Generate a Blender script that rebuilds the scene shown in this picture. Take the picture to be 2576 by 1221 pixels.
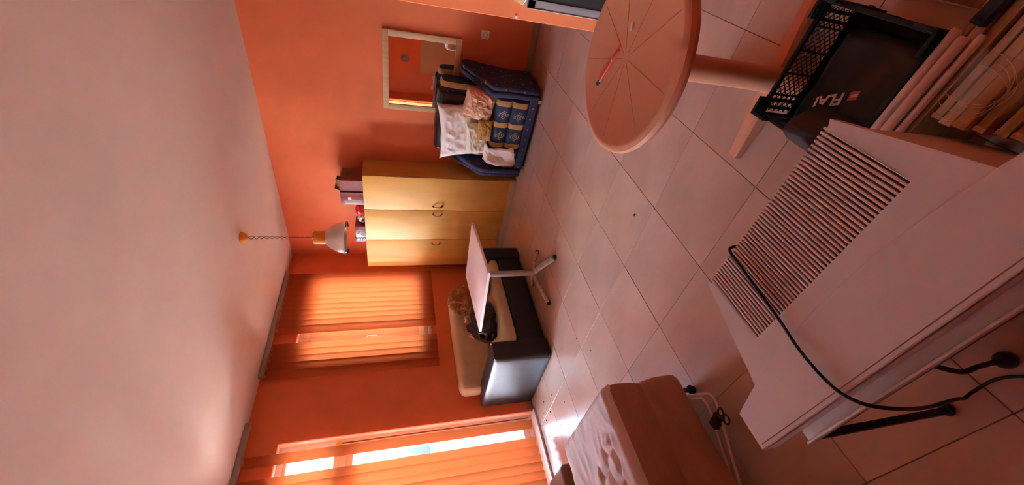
import bpy, bmesh, math, random
from mathutils import Vector, Matrix, noise
random.seed(7)
S = bpy.context.scene
for o in list(bpy.data.objects):
    bpy.data.objects.remove(o)
COL = S.collection
PI = math.pi

# ------------------------------------------------------------------ camera
YAW, PITCH, ROLL = math.radians(48.014), math.radians(16.436), math.radians(0.254)
fw = Vector((math.sin(YAW) * math.cos(PITCH), math.cos(YAW) * math.cos(PITCH), -math.sin(PITCH)))
rt = Vector((math.cos(YAW), -math.sin(YAW), 0))
dn = fw.cross(rt)
rt, dn = rt * math.cos(ROLL) + dn * math.sin(ROLL), dn * math.cos(ROLL) - rt * math.sin(ROLL)
cam = bpy.data.cameras.new('camera')
cam.sensor_fit = 'HORIZONTAL'
cam.sensor_width = 36
cam.lens = 36 * 1003.8 / 2576
cam.clip_start = 0.02
co = bpy.data.objects.new('camera', cam)
COL.objects.link(co)
mt = Matrix.Identity(4)                      # the phone was held on its side: picture-right is down in the room
for i in range(3):
    mt[i][0] = dn[i]; mt[i][1] = rt[i]; mt[i][2] = -fw[i]
mt.translation = Vector((-4.329, -4.090, 1.4436))
co.matrix_world = mt
S.camera = co

# ------------------------------------------------------------------ sky, exposure
SKY_STRENGTH = 1.0
EXPOSURE = 4.36
w = bpy.data.worlds.new('sky')
S.world = w
w.use_nodes = True
wn = w.node_tree
bg = wn.nodes['Background']
sky = wn.nodes.new('ShaderNodeTexSky')
sky.sky_type = 'NISHITA'
sky.sun_disc = False
sky.sun_elevation = math.radians(48)
sky.sun_rotation = math.radians(200)
sky.air_density = 1.2
sky.dust_density = 3.0
hs = wn.nodes.new('ShaderNodeHueSaturation')
hs.inputs['Saturation'].default_value = .85
wn.links.new(sky.outputs[0], hs.inputs['Color'])
wn.links.new(hs.outputs[0], bg.inputs[0])
bg.inputs[1].default_value = SKY_STRENGTH
S.view_settings.view_transform = 'Standard'
S.view_settings.look = 'None'
S.view_settings.gamma = 1
S.view_settings.use_curve_mapping = False
S.view_settings.exposure = EXPOSURE


# ------------------------------------------------------------------ helpers
def tag(o, label=None, cat=None, group=None, kind=None):
    if label: o['label'] = label
    if cat: o['category'] = cat
    if group: o['group'] = group
    if kind: o['kind'] = kind
    return o


def thing(name, loc, label, cat, group=None, rz=0.0):
    o = bpy.data.objects.new(name, None)
    o.empty_display_size = 0.1
    COL.objects.link(o)
    o.location = loc
    o.rotation_euler = (0, 0, rz)
    return tag(o, label, cat, group)


def link(name, me, mat=None, parent=None, loc=None, rot=None, smooth=40):
    if mat is not None:
        me.materials.clear()
        for m_ in (mat if isinstance(mat, (list, tuple)) else [mat]):
            me.materials.append(m_)
    if smooth and len(me.polygons):
        me.shade_smooth()
        me.set_sharp_from_angle(angle=math.radians(smooth))
    o = bpy.data.objects.new(name, me)
    COL.objects.link(o)
    if parent: o.parent = parent
    if loc: o.location = loc
    if rot: o.rotation_euler = rot
    return o


def inst(name, me, parent=None, loc=(0, 0, 0), rot=(0, 0, 0), scale=None):
    o = bpy.data.objects.new(name, me)
    COL.objects.link(o)
    if parent: o.parent = parent
    o.location = loc; o.rotation_euler = rot
    if scale: o.scale = scale
    return o


def frame_boxes(xa, xb, ya, yb, za, zb, e, et=None):
    et = et or e
    return [((xa, ya, za), (xb, yb, za + et)), ((xa, ya, zb - et), (xb, yb, zb)), ((xa, ya, za + et), (xa + e, yb, zb - et)), ((xb - e, ya, za + et), (xb, yb, zb - et))]


class MB:
    """collects simple shapes into one mesh"""
    def __init__(s): s.bm = bmesh.new()

    def _xf(s, vs, M):
        if M is not None: bmesh.ops.transform(s.bm, matrix=M, verts=vs)

    def box(s, a, b, bev=0.0, seg=2, M=None):
        t = bmesh.new()
        bmesh.ops.create_cube(t, size=1)
        c = [(a[i] + b[i]) / 2 for i in range(3)]
        d = [abs(b[i] - a[i]) for i in range(3)]
        for v in t.verts:
            v.co = Vector((v.co.x * d[0] + c[0], v.co.y * d[1] + c[1], v.co.z * d[2] + c[2]))
        if bev > 0:
            bmesh.ops.bevel(t, geom=list(t.edges), offset=min(bev, min(d) * .49), segments=seg, affect='EDGES', profile=.5)
        if M is not None: bmesh.ops.transform(t, matrix=M, verts=t.verts)
        s.add(t)
        return s

    def add(s, t):
        me = bpy.data.meshes.new('t'); t.to_mesh(me); t.free()
        s.bm.from_mesh(me); bpy.data.meshes.remove(me)

    def tube(s, pts, r, n=10, cap=True, radii=None):
        pts = [Vector(p) for p in pts]
        rings = []
        up = Vector((0, 0, 1))
        prev = None
        for i, p in enumerate(pts):
            if i == 0: t = pts[1] - p
            elif i == len(pts) - 1: t = p - pts[i - 1]
            else: t = (pts[i + 1] - p).normalized() + (p - pts[i - 1]).normalized()
            t.normalize()
            if prev is None:
                a = up if abs(t.dot(up)) < .95 else Vector((1, 0, 0))
                n1 = t.cross(a).normalized()
            else:
                n1 = (prev - t * prev.dot(t)).normalized()
            prev = n1
            n2 = t.cross(n1)
            rr = radii[i] if radii else r
            rings.append([s.bm.verts.new(p + (n1 * math.cos(2 * PI * k / n) + n2 * math.sin(2 * PI * k / n)) * rr) for k in range(n)])
        for a, b in zip(rings, rings[1:]):
            for k in range(n):
                s.bm.faces.new((a[k], a[(k + 1) % n], b[(k + 1) % n], b[k]))
        if cap:
            s.bm.faces.new(rings[0][::-1]); s.bm.faces.new(rings[-1])
        return s

    def lathe(s, prof, n=40, c=(0, 0, 0), cap=False):
        rings = []
        for r, z in prof:
            rings.append([s.bm.verts.new((c[0] + r * math.cos(2 * PI * k / n), c[1] + r * math.sin(2 * PI * k / n), c[2] + z)) for k in range(n)])
        for a, b in zip(rings, rings[1:]):
            for k in range(n):
                s.bm.faces.new((a[k], a[(k + 1) % n], b[(k + 1) % n], b[k]))
        if cap:
            s.bm.faces.new(rings[0][::-1]); s.bm.faces.new(rings[-1])
        return s

    def prism(s, poly, z0, z1, bev=0.0, M=None, seg=2):
        t = bmesh.new()
        lo = [t.verts.new((p[0], p[1], z0)) for p in poly]
        hi = [t.verts.new((p[0], p[1], z1)) for p in poly]
        t.faces.new(lo[::-1]); t.faces.new(hi)
        n = len(poly)
        for i in range(n):
            t.faces.new((lo[i], lo[(i + 1) % n], hi[(i + 1) % n], hi[i]))
        bmesh.ops.recalc_face_normals(t, faces=t.faces)
        if bev > 0:
            bmesh.ops.bevel(t, geom=list(t.edges), offset=bev, segments=seg, affect='EDGES', profile=.5)
        if M is not None: bmesh.ops.transform(t, matrix=M, verts=t.verts)
        s.add(t)
        return s

    def grid(s, nu, nv, f):
        vs = [[s.bm.verts.new(f(i / (nu - 1), j / (nv - 1))) for j in range(nv)] for i in range(nu)]
        for i in range(nu - 1):
            for j in range(nv - 1):
                s.bm.faces.new((vs[i][j], vs[i + 1][j], vs[i + 1][j + 1], vs[i][j + 1]))
        return s

    def mesh(s, name='m', recalc=True):
        if recalc: bmesh.ops.recalc_face_normals(s.bm, faces=s.bm.faces)
        me = bpy.data.meshes.new(name)
        s.bm.to_mesh(me); s.bm.free()
        return me

    def build(s, name, mat, parent=None, loc=None, rot=None, smooth=40):
        return link(name, s.mesh(name), mat, parent, loc, rot, smooth)


def fbm(p, oct=4):
    return noise.fractal(Vector(p), 1.0, 2.0, oct)


def rcube(size, r, cuts, f=None):
    """rounded soft block centred on the origin, bottom at z = 0; f displaces a point"""
    t = bmesh.new()
    bmesh.ops.create_cube(t, size=2)
    bmesh.ops.subdivide_edges(t, edges=list(t.edges), cuts=cuts, use_grid_fill=True)
    hx, hy, hz = size[0] / 2, size[1] / 2, size[2] / 2
    for v in t.verts:
        p = Vector((v.co.x * hx, v.co.y * hy, v.co.z * hz))
        q = Vector((max(-hx + r, min(hx - r, p.x)), max(-hy + r, min(hy - r, p.y)), max(-hz + r, min(hz - r, p.z))))
        d = p - q
        if d.length > 1e-9: p = q + d.normalized() * r
        p.z += hz
        if f: p = f(p)
        v.co = p
    return t


def from_bm(t, name='m'):
    me = bpy.data.meshes.new(name); t.to_mesh(me); t.free()
    return me


def pillow_mesh(wd, ht, th, seed, wr=.012, n=36, pinch=.12):
    """pillow lying in its own XZ plane, thickness along Y"""
    b = MB()
    for sgn in (1, -1):
        def f(a, c):
            u, v = 2 * a - 1, 2 * c - 1
            e = max(0, (1 - u ** 4)) ** .55 * max(0, (1 - v ** 4)) ** .55
            x = wd / 2 * u * (1 - pinch * (1 - abs(v) ** 2) * abs(u) ** 3 + .03 * noise.noise((v * 2, seed, 1)))
            z = ht / 2 * v * (1 - pinch * (1 - abs(u) ** 2) * abs(v) ** 3 + .03 * noise.noise((u * 2, seed, 5)))
            k = fbm((u * 2.2 + seed, v * 2.2, sgn), 3)
            k2 = 1 - abs(noise.noise((u * 3 + v * 1.7 + seed, (v - u * .5) * 2.1, 3 * sgn)))
            k3 = 1 - abs(noise.noise((u * 6 - v * 2 + seed, v * 5 + u, 9 * sgn))) * 2
            y = sgn * (th / 2 * e * (1 + .25 * k) + wr * ((k2 - .6) * 2.4 + .35 * k3) * e ** .6)
            return (x, y, z)
        b.grid(n, n, f)
    bmesh.ops.remove_doubles(b.bm, verts=b.bm.verts, dist=.0015)
    return b.mesh()


def crumple_mesh(size, seed, amp=.3, freq=2.2, sub=5, flat=None):
    t = bmesh.new()
    bmesh.ops.create_icosphere(t, subdivisions=sub, radius=1)
    for v in t.verts:
        p = v.co.copy()
        r1 = 1 - abs(noise.noise(p * freq + Vector((seed, 0, 0)))) * 2
        r2 = 1 - abs(noise.noise(p * freq * 2.3 + Vector((0, seed, 3)))) * 2
        k = 1 + amp * (r1 * .6 + r2 * .3 + .5 * noise.noise(p * 1.1 + Vector((seed, seed, 0))))
        q = Vector((p.x * k * size[0] / 2, p.y * k * size[1] / 2, p.z * k * size[2] / 2))
        if flat is not None: q.z = max(q.z, flat * size[2] / 2 + .004 * r2)
        v.co = q
    return from_bm(t)


# ------------------------------------------------------------------ materials
def mat(name, col, rough=.6, spec=.5, metal=0.0, var=0.0, vscale=6.0, bump=0.0, bscale=60.0, col2=None, coat=0.0, sheen=0.0, stretch=None, rvar=0.0):
    m = bpy.data.materials.new(name)
    m.use_nodes = True
    nt = m.node_tree
    p = nt.nodes['Principled BSDF']
    p.inputs['Base Color'].default_value = (*col, 1)
    p.inputs['Roughness'].default_value = rough
    p.inputs['Specular IOR Level'].default_value = spec
    p.inputs['Metallic'].default_value = metal
    if coat: p.inputs['Coat Weight'].default_value = coat; p.inputs['Coat Roughness'].default_value = .1
    if sheen: p.inputs['Sheen Weight'].default_value = sheen
    tc = nt.nodes.new('ShaderNodeTexCoord')
    src = tc.outputs['Object']
    if stretch:
        mp = nt.nodes.new('ShaderNodeMapping'); mp.inputs['Scale'].default_value = stretch
        nt.links.new(src, mp.inputs[0]); src = mp.outputs[0]
    if var or col2:
        nz = nt.nodes.new('ShaderNodeTexNoise')
        nz.inputs['Scale'].default_value = vscale; nz.inputs['Detail'].default_value = 5; nz.inputs['Roughness'].default_value = .6
        nt.links.new(src, nz.inputs['Vector'])
        cr = nt.nodes.new('ShaderNodeValToRGB')
        c2 = col2 if col2 else tuple(max(0, c * (1 - var)) for c in col)
        c1 = col if col2 else tuple(min(1, c * (1 + var)) for c in col)
        cr.color_ramp.elements[0].position = .33; cr.color_ramp.elements[0].color = (*c2, 1)
        cr.color_ramp.elements[1].position = .67; cr.color_ramp.elements[1].color = (*c1, 1)
        nt.links.new(nz.outputs[0], cr.inputs[0])
        nt.links.new(cr.outputs[0], p.inputs['Base Color'])
        if rvar:
            mr = nt.nodes.new('ShaderNodeMapRange')
            mr.inputs['To Min'].default_value = rough - rvar; mr.inputs['To Max'].default_value = rough + rvar
            nt.links.new(nz.outputs[0], mr.inputs[0]); nt.links.new(mr.outputs[0], p.inputs['Roughness'])
    if bump:
        nb = nt.nodes.new('ShaderNodeTexNoise'); nb.inputs['Scale'].default_value = bscale; nb.inputs['Detail'].default_value = 4
        nt.links.new(src, nb.inputs['Vector'])
        bp = nt.nodes.new('ShaderNodeBump'); bp.inputs['Strength'].default_value = bump; bp.inputs['Distance'].default_value = .01
        nt.links.new(nb.outputs[0], bp.inputs['Height']); nt.links.new(bp.outputs[0], p.inputs['Normal'])
    return m


def mathn(nt, op, a, b=None, c=None):
    n = nt.nodes.new('ShaderNodeMath'); n.operation = op
    for i, v in enumerate((a, b, c)):
        if v is None: continue
        if isinstance(v, (int, float)): n.inputs[i].default_value = v
        else: nt.links.new(v, n.inputs[i])
    return n.outputs[0]


M = {}
M['wall'] = mat('orange_wall_paint', (.80, .20, .070), .62, .35, var=.06, vscale=2.5, bump=.06, bscale=45)
M['ceiling'] = mat('ceiling_paint', (.68, .545, .455), .75, .3, var=.05, vscale=1.2, bump=.05, bscale=30)
M['tile'] = mat('floor_tile_glaze', (.58, .365, .262), .30, .5, var=.0, col2=(.46, .285, .20), vscale=3.2, bump=.03, bscale=20, stretch=(1.0, .5, 1), rvar=.08)
M['hanger'] = mat('amber_hanger', (.50, .16, .06), .5)
M['grout'] = mat('grout', (.22, .14, .10), .85)
M['skirt'] = mat('skirting_tile', (.42, .27, .18), .4, .45, var=.1)
M['reveal'] = mat('reveal_plaster', (.85, .62, .52), .65, var=.05, bump=.05)
M['pvc'] = mat('white_pvc', (.90, .89, .86), .3, .5, var=.02)
M['rail'] = mat('blind_rail', (.42, .36, .31), .45, .5, metal=.2, var=.1)
M['sill'] = mat('threshold_marble', (.80, .80, .76), .3, .5, var=.12, vscale=14)
M['laminate'] = mat('birch_laminate', (.68, .35, .062), .5, .4, var=.09, vscale=7, stretch=(1, 1, .25), bump=.01)
M['plinth'] = mat('pale_plinth', (.60, .47, .33), .45, var=.06)
M['pewter'] = mat('pewter_handle', (.34, .24, .14), .28, metal=1.0)
M['mirrorframe'] = mat('pale_wood_frame', (.66, .44, .22), .5, var=.08, vscale=9, stretch=(1, 4, 1))
M['mirror'] = mat('mirror_glass', (.93, .93, .93), .015, metal=1.0)
M['plastic_w'] = mat('white_plastic', (.84, .78, .70), .35)
M['black'] = mat('black_plastic', (.012, .011, .011), .45, .4, var=.3)
M['orangeplastic'] = mat('amber_plastic', (.85, .30, .02), .3, .5)
M['alu'] = mat('brushed_aluminium', (.82, .80, .77), .30, metal=.75, var=.05)
M['cord'] = mat('brown_cord', (.20, .08, .05), .6)
M['leather_d'] = mat('dark_brown_leather', (.022, .016, .019), .42, .5, var=.15, vscale=20, bump=.08, bscale=90)
M['cream'] = mat('cream_upholstery', (.66, .50, .29), .6, .35, var=.06, vscale=10, bump=.05, bscale=80)
M['tabletop'] = mat('white_laminate', (.83, .76, .72), .35, .5, var=.02)
M['edge'] = mat('brown_edge_band', (.42, .22, .12), .5)
M['greymetal'] = mat('grey_paint_metal', (.46, .44, .43), .4, .5, var=.08, vscale=30)
M['chipped'] = mat('chipped_white_metal', (.62, .57, .52), .5, .5, col2=(.36, .25, .19), vscale=26)
M['bag'] = mat('black_bin_bag', (.014, .014, .017), .25, .6, bump=.3, bscale=25)
M['blanket'] = mat('rust_blanket', (.42, .15, .04), .9, .2, col2=(.22, .075, .02), vscale=9, bump=.3, bscale=70, sheen=.3)
M['whitecloth'] = mat('white_cloth', (.82, .74, .63), .8, .2, var=.05, bump=.1, bscale=90)
M['pinkcloth'] = mat('pink_cloth', (.75, .42, .34), .8, .2, var=.06)
M['mustard'] = mat('mustard_fabric', (.56, .34, .09), .75, .2, var=.12, vscale=14, bump=.12, bscale=60)
M['peach'] = mat('peach_cotton', (.74, .42, .26), .8, .2, var=.07, bump=.08, bscale=50)
M['creamcloth'] = mat('cream_cotton', (.78, .70, .52), .8, .2, var=.05, bump=.08, bscale=50)
M['blueplain'] = None
M['plastic_o'] = mat('salmon_plastic', (.66, .285, .155), .38, .5, var=.04, vscale=5)
M['groove'] = mat('groove_dirt', (.40, .14, .07), .6)
M['red'] = mat('red_plastic', (.72, .05, .04), .3)
M['maroon'] = mat('maroon_carton', (.22, .035, .038), .35, .5, var=.25, vscale=12)
M['cartonbrown'] = mat('brown_carton', (.30, .10, .055), .6, var=.12)
M['cartonflap'] = mat('carton_flap', (.22, .11, .05), .7, var=.15)
M['film'] = None
M['blue'] = mat('blue_packet', (.06, .10, .30), .4)
M['casing'] = mat('offwhite_casing', (.62, .50, .43), .42, .45, var=.04, vscale=4)
M['wood_a'] = mat('pale_board', (.62, .40, .23), .65, .3, var=.14, vscale=10, stretch=(8, .6, 8), bump=.05)
M['wood_b'] = mat('brown_board', (.46, .26, .13), .65, .3, var=.18, vscale=10, stretch=(8, .6, 8), bump=.05)
M['wood_c'] = mat('dark_board', (.22, .11, .055), .65, .3, var=.2, vscale=10, stretch=(8, .6, 8), bump=.05)
M['pipe'] = mat('white_pipe', (.72, .55, .47), .4, var=.06)
M['mattress'] = mat('white_ticking', (.74, .62, .56), .8, .2, var=.03, bump=.1, bscale=120)
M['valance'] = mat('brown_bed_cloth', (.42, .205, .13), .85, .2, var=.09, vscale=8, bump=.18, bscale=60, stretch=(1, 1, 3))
M['tubewhite'] = mat('white_enamel_tube', (.74, .56, .47), .35, .5)
M['brownleather'] = mat('brown_leatherette', (.16, .07, .035), .45, .5, var=.15, bump=.05)
M['greycab'] = mat('grey_cabinet_metal', (.36, .32, .32), .4, .5, var=.05)
M['darkglass'] = mat('dark_print_glass', (.04, .04, .04), .08, .5)
M['bowlwood'] = mat('turned_wood', (.50, .27, .10), .45, var=.12, vscale=12)
M['beige'] = mat('beige_board', (.56, .42, .27), .55, var=.04)
M['greylamp'] = mat('grey_glass_shade', (.34, .31, .30), .4, var=.1)
M['outwall'] = mat('white_render', (.80, .80, .78), .8, var=.03)
M['teal'] = mat('teal_tarpaulin', (.012, .030, .038), .7, .2, var=.2, vscale=9)
M['balcony'] = mat('balcony_tile', (.60, .58, .55), .7, var=.06)
M['yellowfoam'] = mat('yellow_foam', (.80, .48, .03), .8, bump=.2)
M['print'] = mat('pale_print', (.80, .55, .48), .5)
M['printred'] = mat('red_print', (.50, .15, .15), .5)
M['ink'] = mat('dark_ink', (.02, .015, .02), .5)
M['crumb'] = mat('crumbs', (.03, .02, .02), .8)


def slat_material():
    m = bpy.data.materials.new('orange_blind_fabric'); m.use_nodes = True
    nt = m.node_tree
    nt.nodes.remove(nt.nodes['Principled BSDF'])
    out = nt.nodes['Material Output']
    d = nt.nodes.new('ShaderNodeBsdfDiffuse'); d.inputs[0].default_value = (.40, .085, .024, 1)
    t = nt.nodes.new('ShaderNodeBsdfTranslucent'); t.inputs[0].default_value = (.84, .205, .060, 1)
    mx = nt.nodes.new('ShaderNodeMixShader'); mx.inputs[0].default_value = .105
    tc = nt.nodes.new('ShaderNodeTexCoord')
    wv = nt.nodes.new('ShaderNodeTexNoise'); wv.inputs['Scale'].default_value = 300
    nt.links.new(tc.outputs['Object'], wv.inputs['Vector'])
    bp = nt.nodes.new('ShaderNodeBump'); bp.inputs['Strength'].default_value = .1; bp.inputs['Distance'].default_value = .002
    nt.links.new(wv.outputs[0], bp.inputs['Height']); nt.links.new(bp.outputs[0], d.inputs['Normal'])
    nt.links.new(d.outputs[0], mx.inputs[1]); nt.links.new(t.outputs[0], mx.inputs[2])
    nt.links.new(mx.outputs[0], out.inputs[0])
    return m


def glass_material(name, tint=(.97, .98, .98)):
    m = bpy.data.materials.new(name); m.use_nodes = True
    nt = m.node_tree
    nt.nodes.remove(nt.nodes['Principled BSDF'])
    out = nt.nodes['Material Output']
    t = nt.nodes.new('ShaderNodeBsdfTransparent'); t.inputs[0].default_value = (*tint, 1)
    g = nt.nodes.new('ShaderNodeBsdfGlossy'); g.inputs['Roughness'].default_value = .03
    fr = nt.nodes.new('ShaderNodeFresnel'); fr.inputs[0].default_value = 1.45
    mx = nt.nodes.new('ShaderNodeMixShader')
    nt.links.new(fr.outputs[0], mx.inputs[0]); nt.links.new(t.outputs[0], mx.inputs[1]); nt.links.new(g.outputs[0], mx.inputs[2])
    nt.links.new(mx.outputs[0], out.inputs[0])
    return m


def film_material():
    m = bpy.data.materials.new('clear_film'); m.use_nodes = True
    nt = m.node_tree
    nt.nodes.remove(nt.nodes['Principled BSDF'])
    out = nt.nodes['Material Output']
    t = nt.nodes.new('ShaderNodeBsdfTransparent'); t.inputs[0].default_value = (.95, .93, .9, 1)
    g = nt.nodes.new('ShaderNodeBsdfPrincipled'); g.inputs['Base Color'].default_value = (.8, .75, .7, 1); g.inputs['Roughness'].default_value = .2
    mx = nt.nodes.new('ShaderNodeMixShader'); mx.inputs[0].default_value = .18
    nt.links.new(t.outputs[0], mx.inputs[1]); nt.links.new(g.outputs[0], mx.inputs[2])
    nt.links.new(mx.outputs[0], out.inputs[0])
    return m


def damask_material():
    """navy upholstery with gold stripes (across local Y) and pale scrolled rosettes between them"""
    m = bpy.data.materials.new('navy_gold_damask'); m.use_nodes = True
    nt = m.node_tree; p = nt.nodes['Principled BSDF']
    p.inputs['Roughness'].default_value = .75
    tc = nt.nodes.new('ShaderNodeTexCoord')
    sp = nt.nodes.new('ShaderNodeSeparateXYZ'); nt.links.new(tc.outputs['UV'], sp.inputs[0])
    y, z = sp.outputs[0], sp.outputs[1]
    per = .235
    fy = mathn(nt, 'FRACT', mathn(nt, 'DIVIDE', y, per))
    dy = mathn(nt, 'ABSOLUTE', mathn(nt, 'SUBTRACT', fy, .5))          # 0 in the middle of a blue band, .5 on a stripe
    stripe = mathn(nt, 'GREATER_THAN', dy, .385)
    perz = .19
    fz = mathn(nt, 'FRACT', mathn(nt, 'DIVIDE', z, perz))
    ly = mathn(nt, 'MULTIPLY', mathn(nt, 'SUBTRACT', fy, .5), per)
    lz = mathn(nt, 'MULTIPLY', mathn(nt, 'SUBTRACT', fz, .5), perz)
    r = mathn(nt, 'SQRT', mathn(nt, 'ADD', mathn(nt, 'MULTIPLY', ly, ly), mathn(nt, 'MULTIPLY', mathn(nt, 'MULTIPLY', lz, lz), .6)))
    th = mathn(nt, 'ARCTAN2', lz, ly)
    lobes = mathn(nt, 'COSINE', mathn(nt, 'MULTIPLY', th, 4))
    lobes2 = mathn(nt, 'COSINE', mathn(nt, 'MULTIPLY', th, 10))
    edge = mathn(nt, 'ADD', .043, mathn(nt, 'ADD', mathn(nt, 'MULTIPLY', lobes, .012), mathn(nt, 'MULTIPLY', lobes2, .005)))
    inside = mathn(nt, 'LESS_THAN', r, edge)
    rings = mathn(nt, 'GREATER_THAN', mathn(nt, 'SINE', mathn(nt, 'ADD', mathn(nt, 'MULTIPLY', r, 330), mathn(nt, 'MULTIPLY', th, 2))), -.25)
    motif = mathn(nt, 'MULTIPLY', inside, rings)
    m1 = nt.nodes.new('ShaderNodeMix'); m1.data_type = 'RGBA'
    m1.inputs['A'].default_value = (.026, .034, .085, 1); m1.inputs['B'].default_value = (.33, .27, .19, 1)
    nt.links.new(motif, m1.inputs['Factor'])
    m2 = nt.nodes.new('ShaderNodeMix'); m2.data_type = 'RGBA'
    nt.links.new(m1.outputs['Result'], m2.inputs['A']); m2.inputs['B'].default_value = (.58, .36, .11, 1)
    nt.links.new(stripe, m2.inputs['Factor'])
    nt.links.new(m2.outputs['Result'], p.inputs['Base Color'])
    nz = nt.nodes.new('ShaderNodeTexNoise'); nz.inputs['Scale'].default_value = 120; nt.links.new(tc.outputs['Object'], nz.inputs['Vector'])
    bp = nt.nodes.new('ShaderNodeBump'); bp.inputs['Strength'].default_value = .15; bp.inputs['Distance'].default_value = .004
    nt.links.new(nz.outputs[0], bp.inputs['Height']); nt.links.new(bp.outputs[0], p.inputs['Normal'])
    return m


def dotted_material():
    """navy upholstery with a sparse sprinkle of small gold lozenges"""
    m = bpy.data.materials.new('navy_dotted_cloth'); m.use_nodes = True
    nt = m.node_tree; p = nt.nodes['Principled BSDF']
    p.inputs['Roughness'].default_value = .75
    tc = nt.nodes.new('ShaderNodeTexCoord')
    sp = nt.nodes.new('ShaderNodeSeparateXYZ'); nt.links.new(tc.outputs['UV'], sp.inputs[0])
    a, b = sp.outputs[0], sp.outputs[1]
    pa, pb = .12, .095
    rb = mathn(nt, 'DIVIDE', b, pb)
    row = mathn(nt, 'FLOOR', rb)
    sh = mathn(nt, 'MULTIPLY', mathn(nt, 'MODULO', row, 2.0), .5)
    fa = mathn(nt, 'FRACT', mathn(nt, 'ADD', mathn(nt, 'DIVIDE', a, pa), sh))
    fb = mathn(nt, 'FRACT', rb)
    la = mathn(nt, 'MULTIPLY', mathn(nt, 'ABSOLUTE', mathn(nt, 'SUBTRACT', fa, .5)), pa)
    lb = mathn(nt, 'MULTIPLY', mathn(nt, 'ABSOLUTE', mathn(nt, 'SUBTRACT', fb, .5)), pb)
    dot = mathn(nt, 'LESS_THAN', mathn(nt, 'ADD', la, lb), .0095)
    m1 = nt.nodes.new('ShaderNodeMix'); m1.data_type = 'RGBA'
    m1.inputs['A'].default_value = (.034, .034, .085, 1); m1.inputs['B'].default_value = (.42, .30, .16, 1)
    nt.links.new(dot, m1.inputs['Factor']); nt.links.new(m1.outputs['Result'], p.inputs['Base Color'])
    nz = nt.nodes.new('ShaderNodeTexNoise'); nz.inputs['Scale'].default_value = 90; nt.links.new(tc.outputs['Object'], nz.inputs['Vector'])
    bp = nt.nodes.new('ShaderNodeBump'); bp.inputs['Strength'].default_value = .15; bp.inputs['Distance'].default_value = .004
    nt.links.new(nz.outputs[0], bp.inputs['Height']); nt.links.new(bp.outputs[0], p.inputs['Normal'])
    return m


def set_uv(me, f):
    uv = me.uv_layers.new(name='UVMap')
    for l in me.loops:
        uv.data[l.index].uv = f(me.vertices[l.vertex_index].co)


M['slat'] = slat_material()
M['glass'] = glass_material('window_glass')
M['clear'] = glass_material('clear_pane', (.9, .92, .92))
M['film'] = film_material()
M['damask'] = damask_material()
M['dotted'] = dotted_material()

# ------------------------------------------------------------------ the room
XW, YS, H = -5.85, -5.6, 2.75
T = .25


def struct(name, b, m, label, cat='wall', smooth=0):
    return tag(b.build(name, m, smooth=smooth), label, cat, kind='structure')


# floor: grout bed with single tiles
fl = struct('floor', MB().box((XW - T, YS - T, -.2), (T, T, -.004)), M['grout'], 'beige stone-look tiled floor of the room', 'floor')
TX, TY = .4847, .4740
tile_me = MB().box((-TX / 2 + .0011, -TY / 2 + .0011, -.010), (TX / 2 - .0011, TY / 2 - .0011, 0), .0012, 1).mesh('floor_tile')
tile_me.materials.append(M['tile'])
i = 0
while True:
    x0 = -1.752 + TX * 3 + TX / 2 - i * TX
    if x0 + TX / 2 < XW: break
    for j in range(14):
        y0 = -2.436 + TY * 5 + TY / 2 - j * TY
        if y0 - TY / 2 > -.001 or y0 + TY / 2 < YS: continue
        if x0 - TX / 2 > -.001: continue
        # clip the border tiles to the walls by scaling
        xa, xb = max(x0 - TX / 2, XW), min(x0 + TX / 2, 0)
        ya, yb = max(y0 - TY / 2, YS), min(y0 + TY / 2, 0)
        if xb - xa < .02 or yb - ya < .02: continue
        inst('floor_tile', tile_me, fl, ((xa + xb) / 2, (ya + yb) / 2, random.uniform(-.0006, .0004)), (0, 0, 0), ((xb - xa) / TX, (yb - ya) / TY, 1))
    i += 1

struct('ceiling', MB().box((XW - T, YS - T, H), (T, T, H + .15)), M['ceiling'], 'flat off-white painted ceiling', 'ceiling')
WX0, WX1, WZ0, WZ1 = -1.80, -.43, 1.045, 2.49       # window opening
DX0, DX1, DZ1 = -5.25, -2.512, 2.47                 # balcony door opening
b = MB()
b.box((WX1, 0, -.2), (T, T, H)).box((WX0, 0, -.2), (WX1, T, WZ0)).box((WX0, 0, WZ1), (WX1, T, H))
b.box((DX1, 0, -.2), (WX0, T, H)).box((DX0, 0, DZ1), (DX1, T, H)).box((XW - T, 0, -.2), (DX0, T, H))
struct('wall_north', b, M['wall'], 'orange painted wall holding the window and the balcony door')
struct('wall_east', MB().box((0, YS - T, -.2), (T, 0, H)), M['wall'], 'orange painted wall behind the wardrobe and mirror')
struct('wall_west', MB().box((XW - T, YS - T, -.2), (XW, 0, H)), M['wall'], 'orange painted wall seen only in the mirror')
struct('wall_south', MB().box((XW, YS - T, -.2), (0, YS, H)), M['wall'], 'orange painted wall behind the viewer')
struct('wall_partition', MB().box((-1.45, YS, 0), (-1.30, -3.497, H), .004, 1), M['wall'], 'orange partition wall end beside the grey cabinet')
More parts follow.
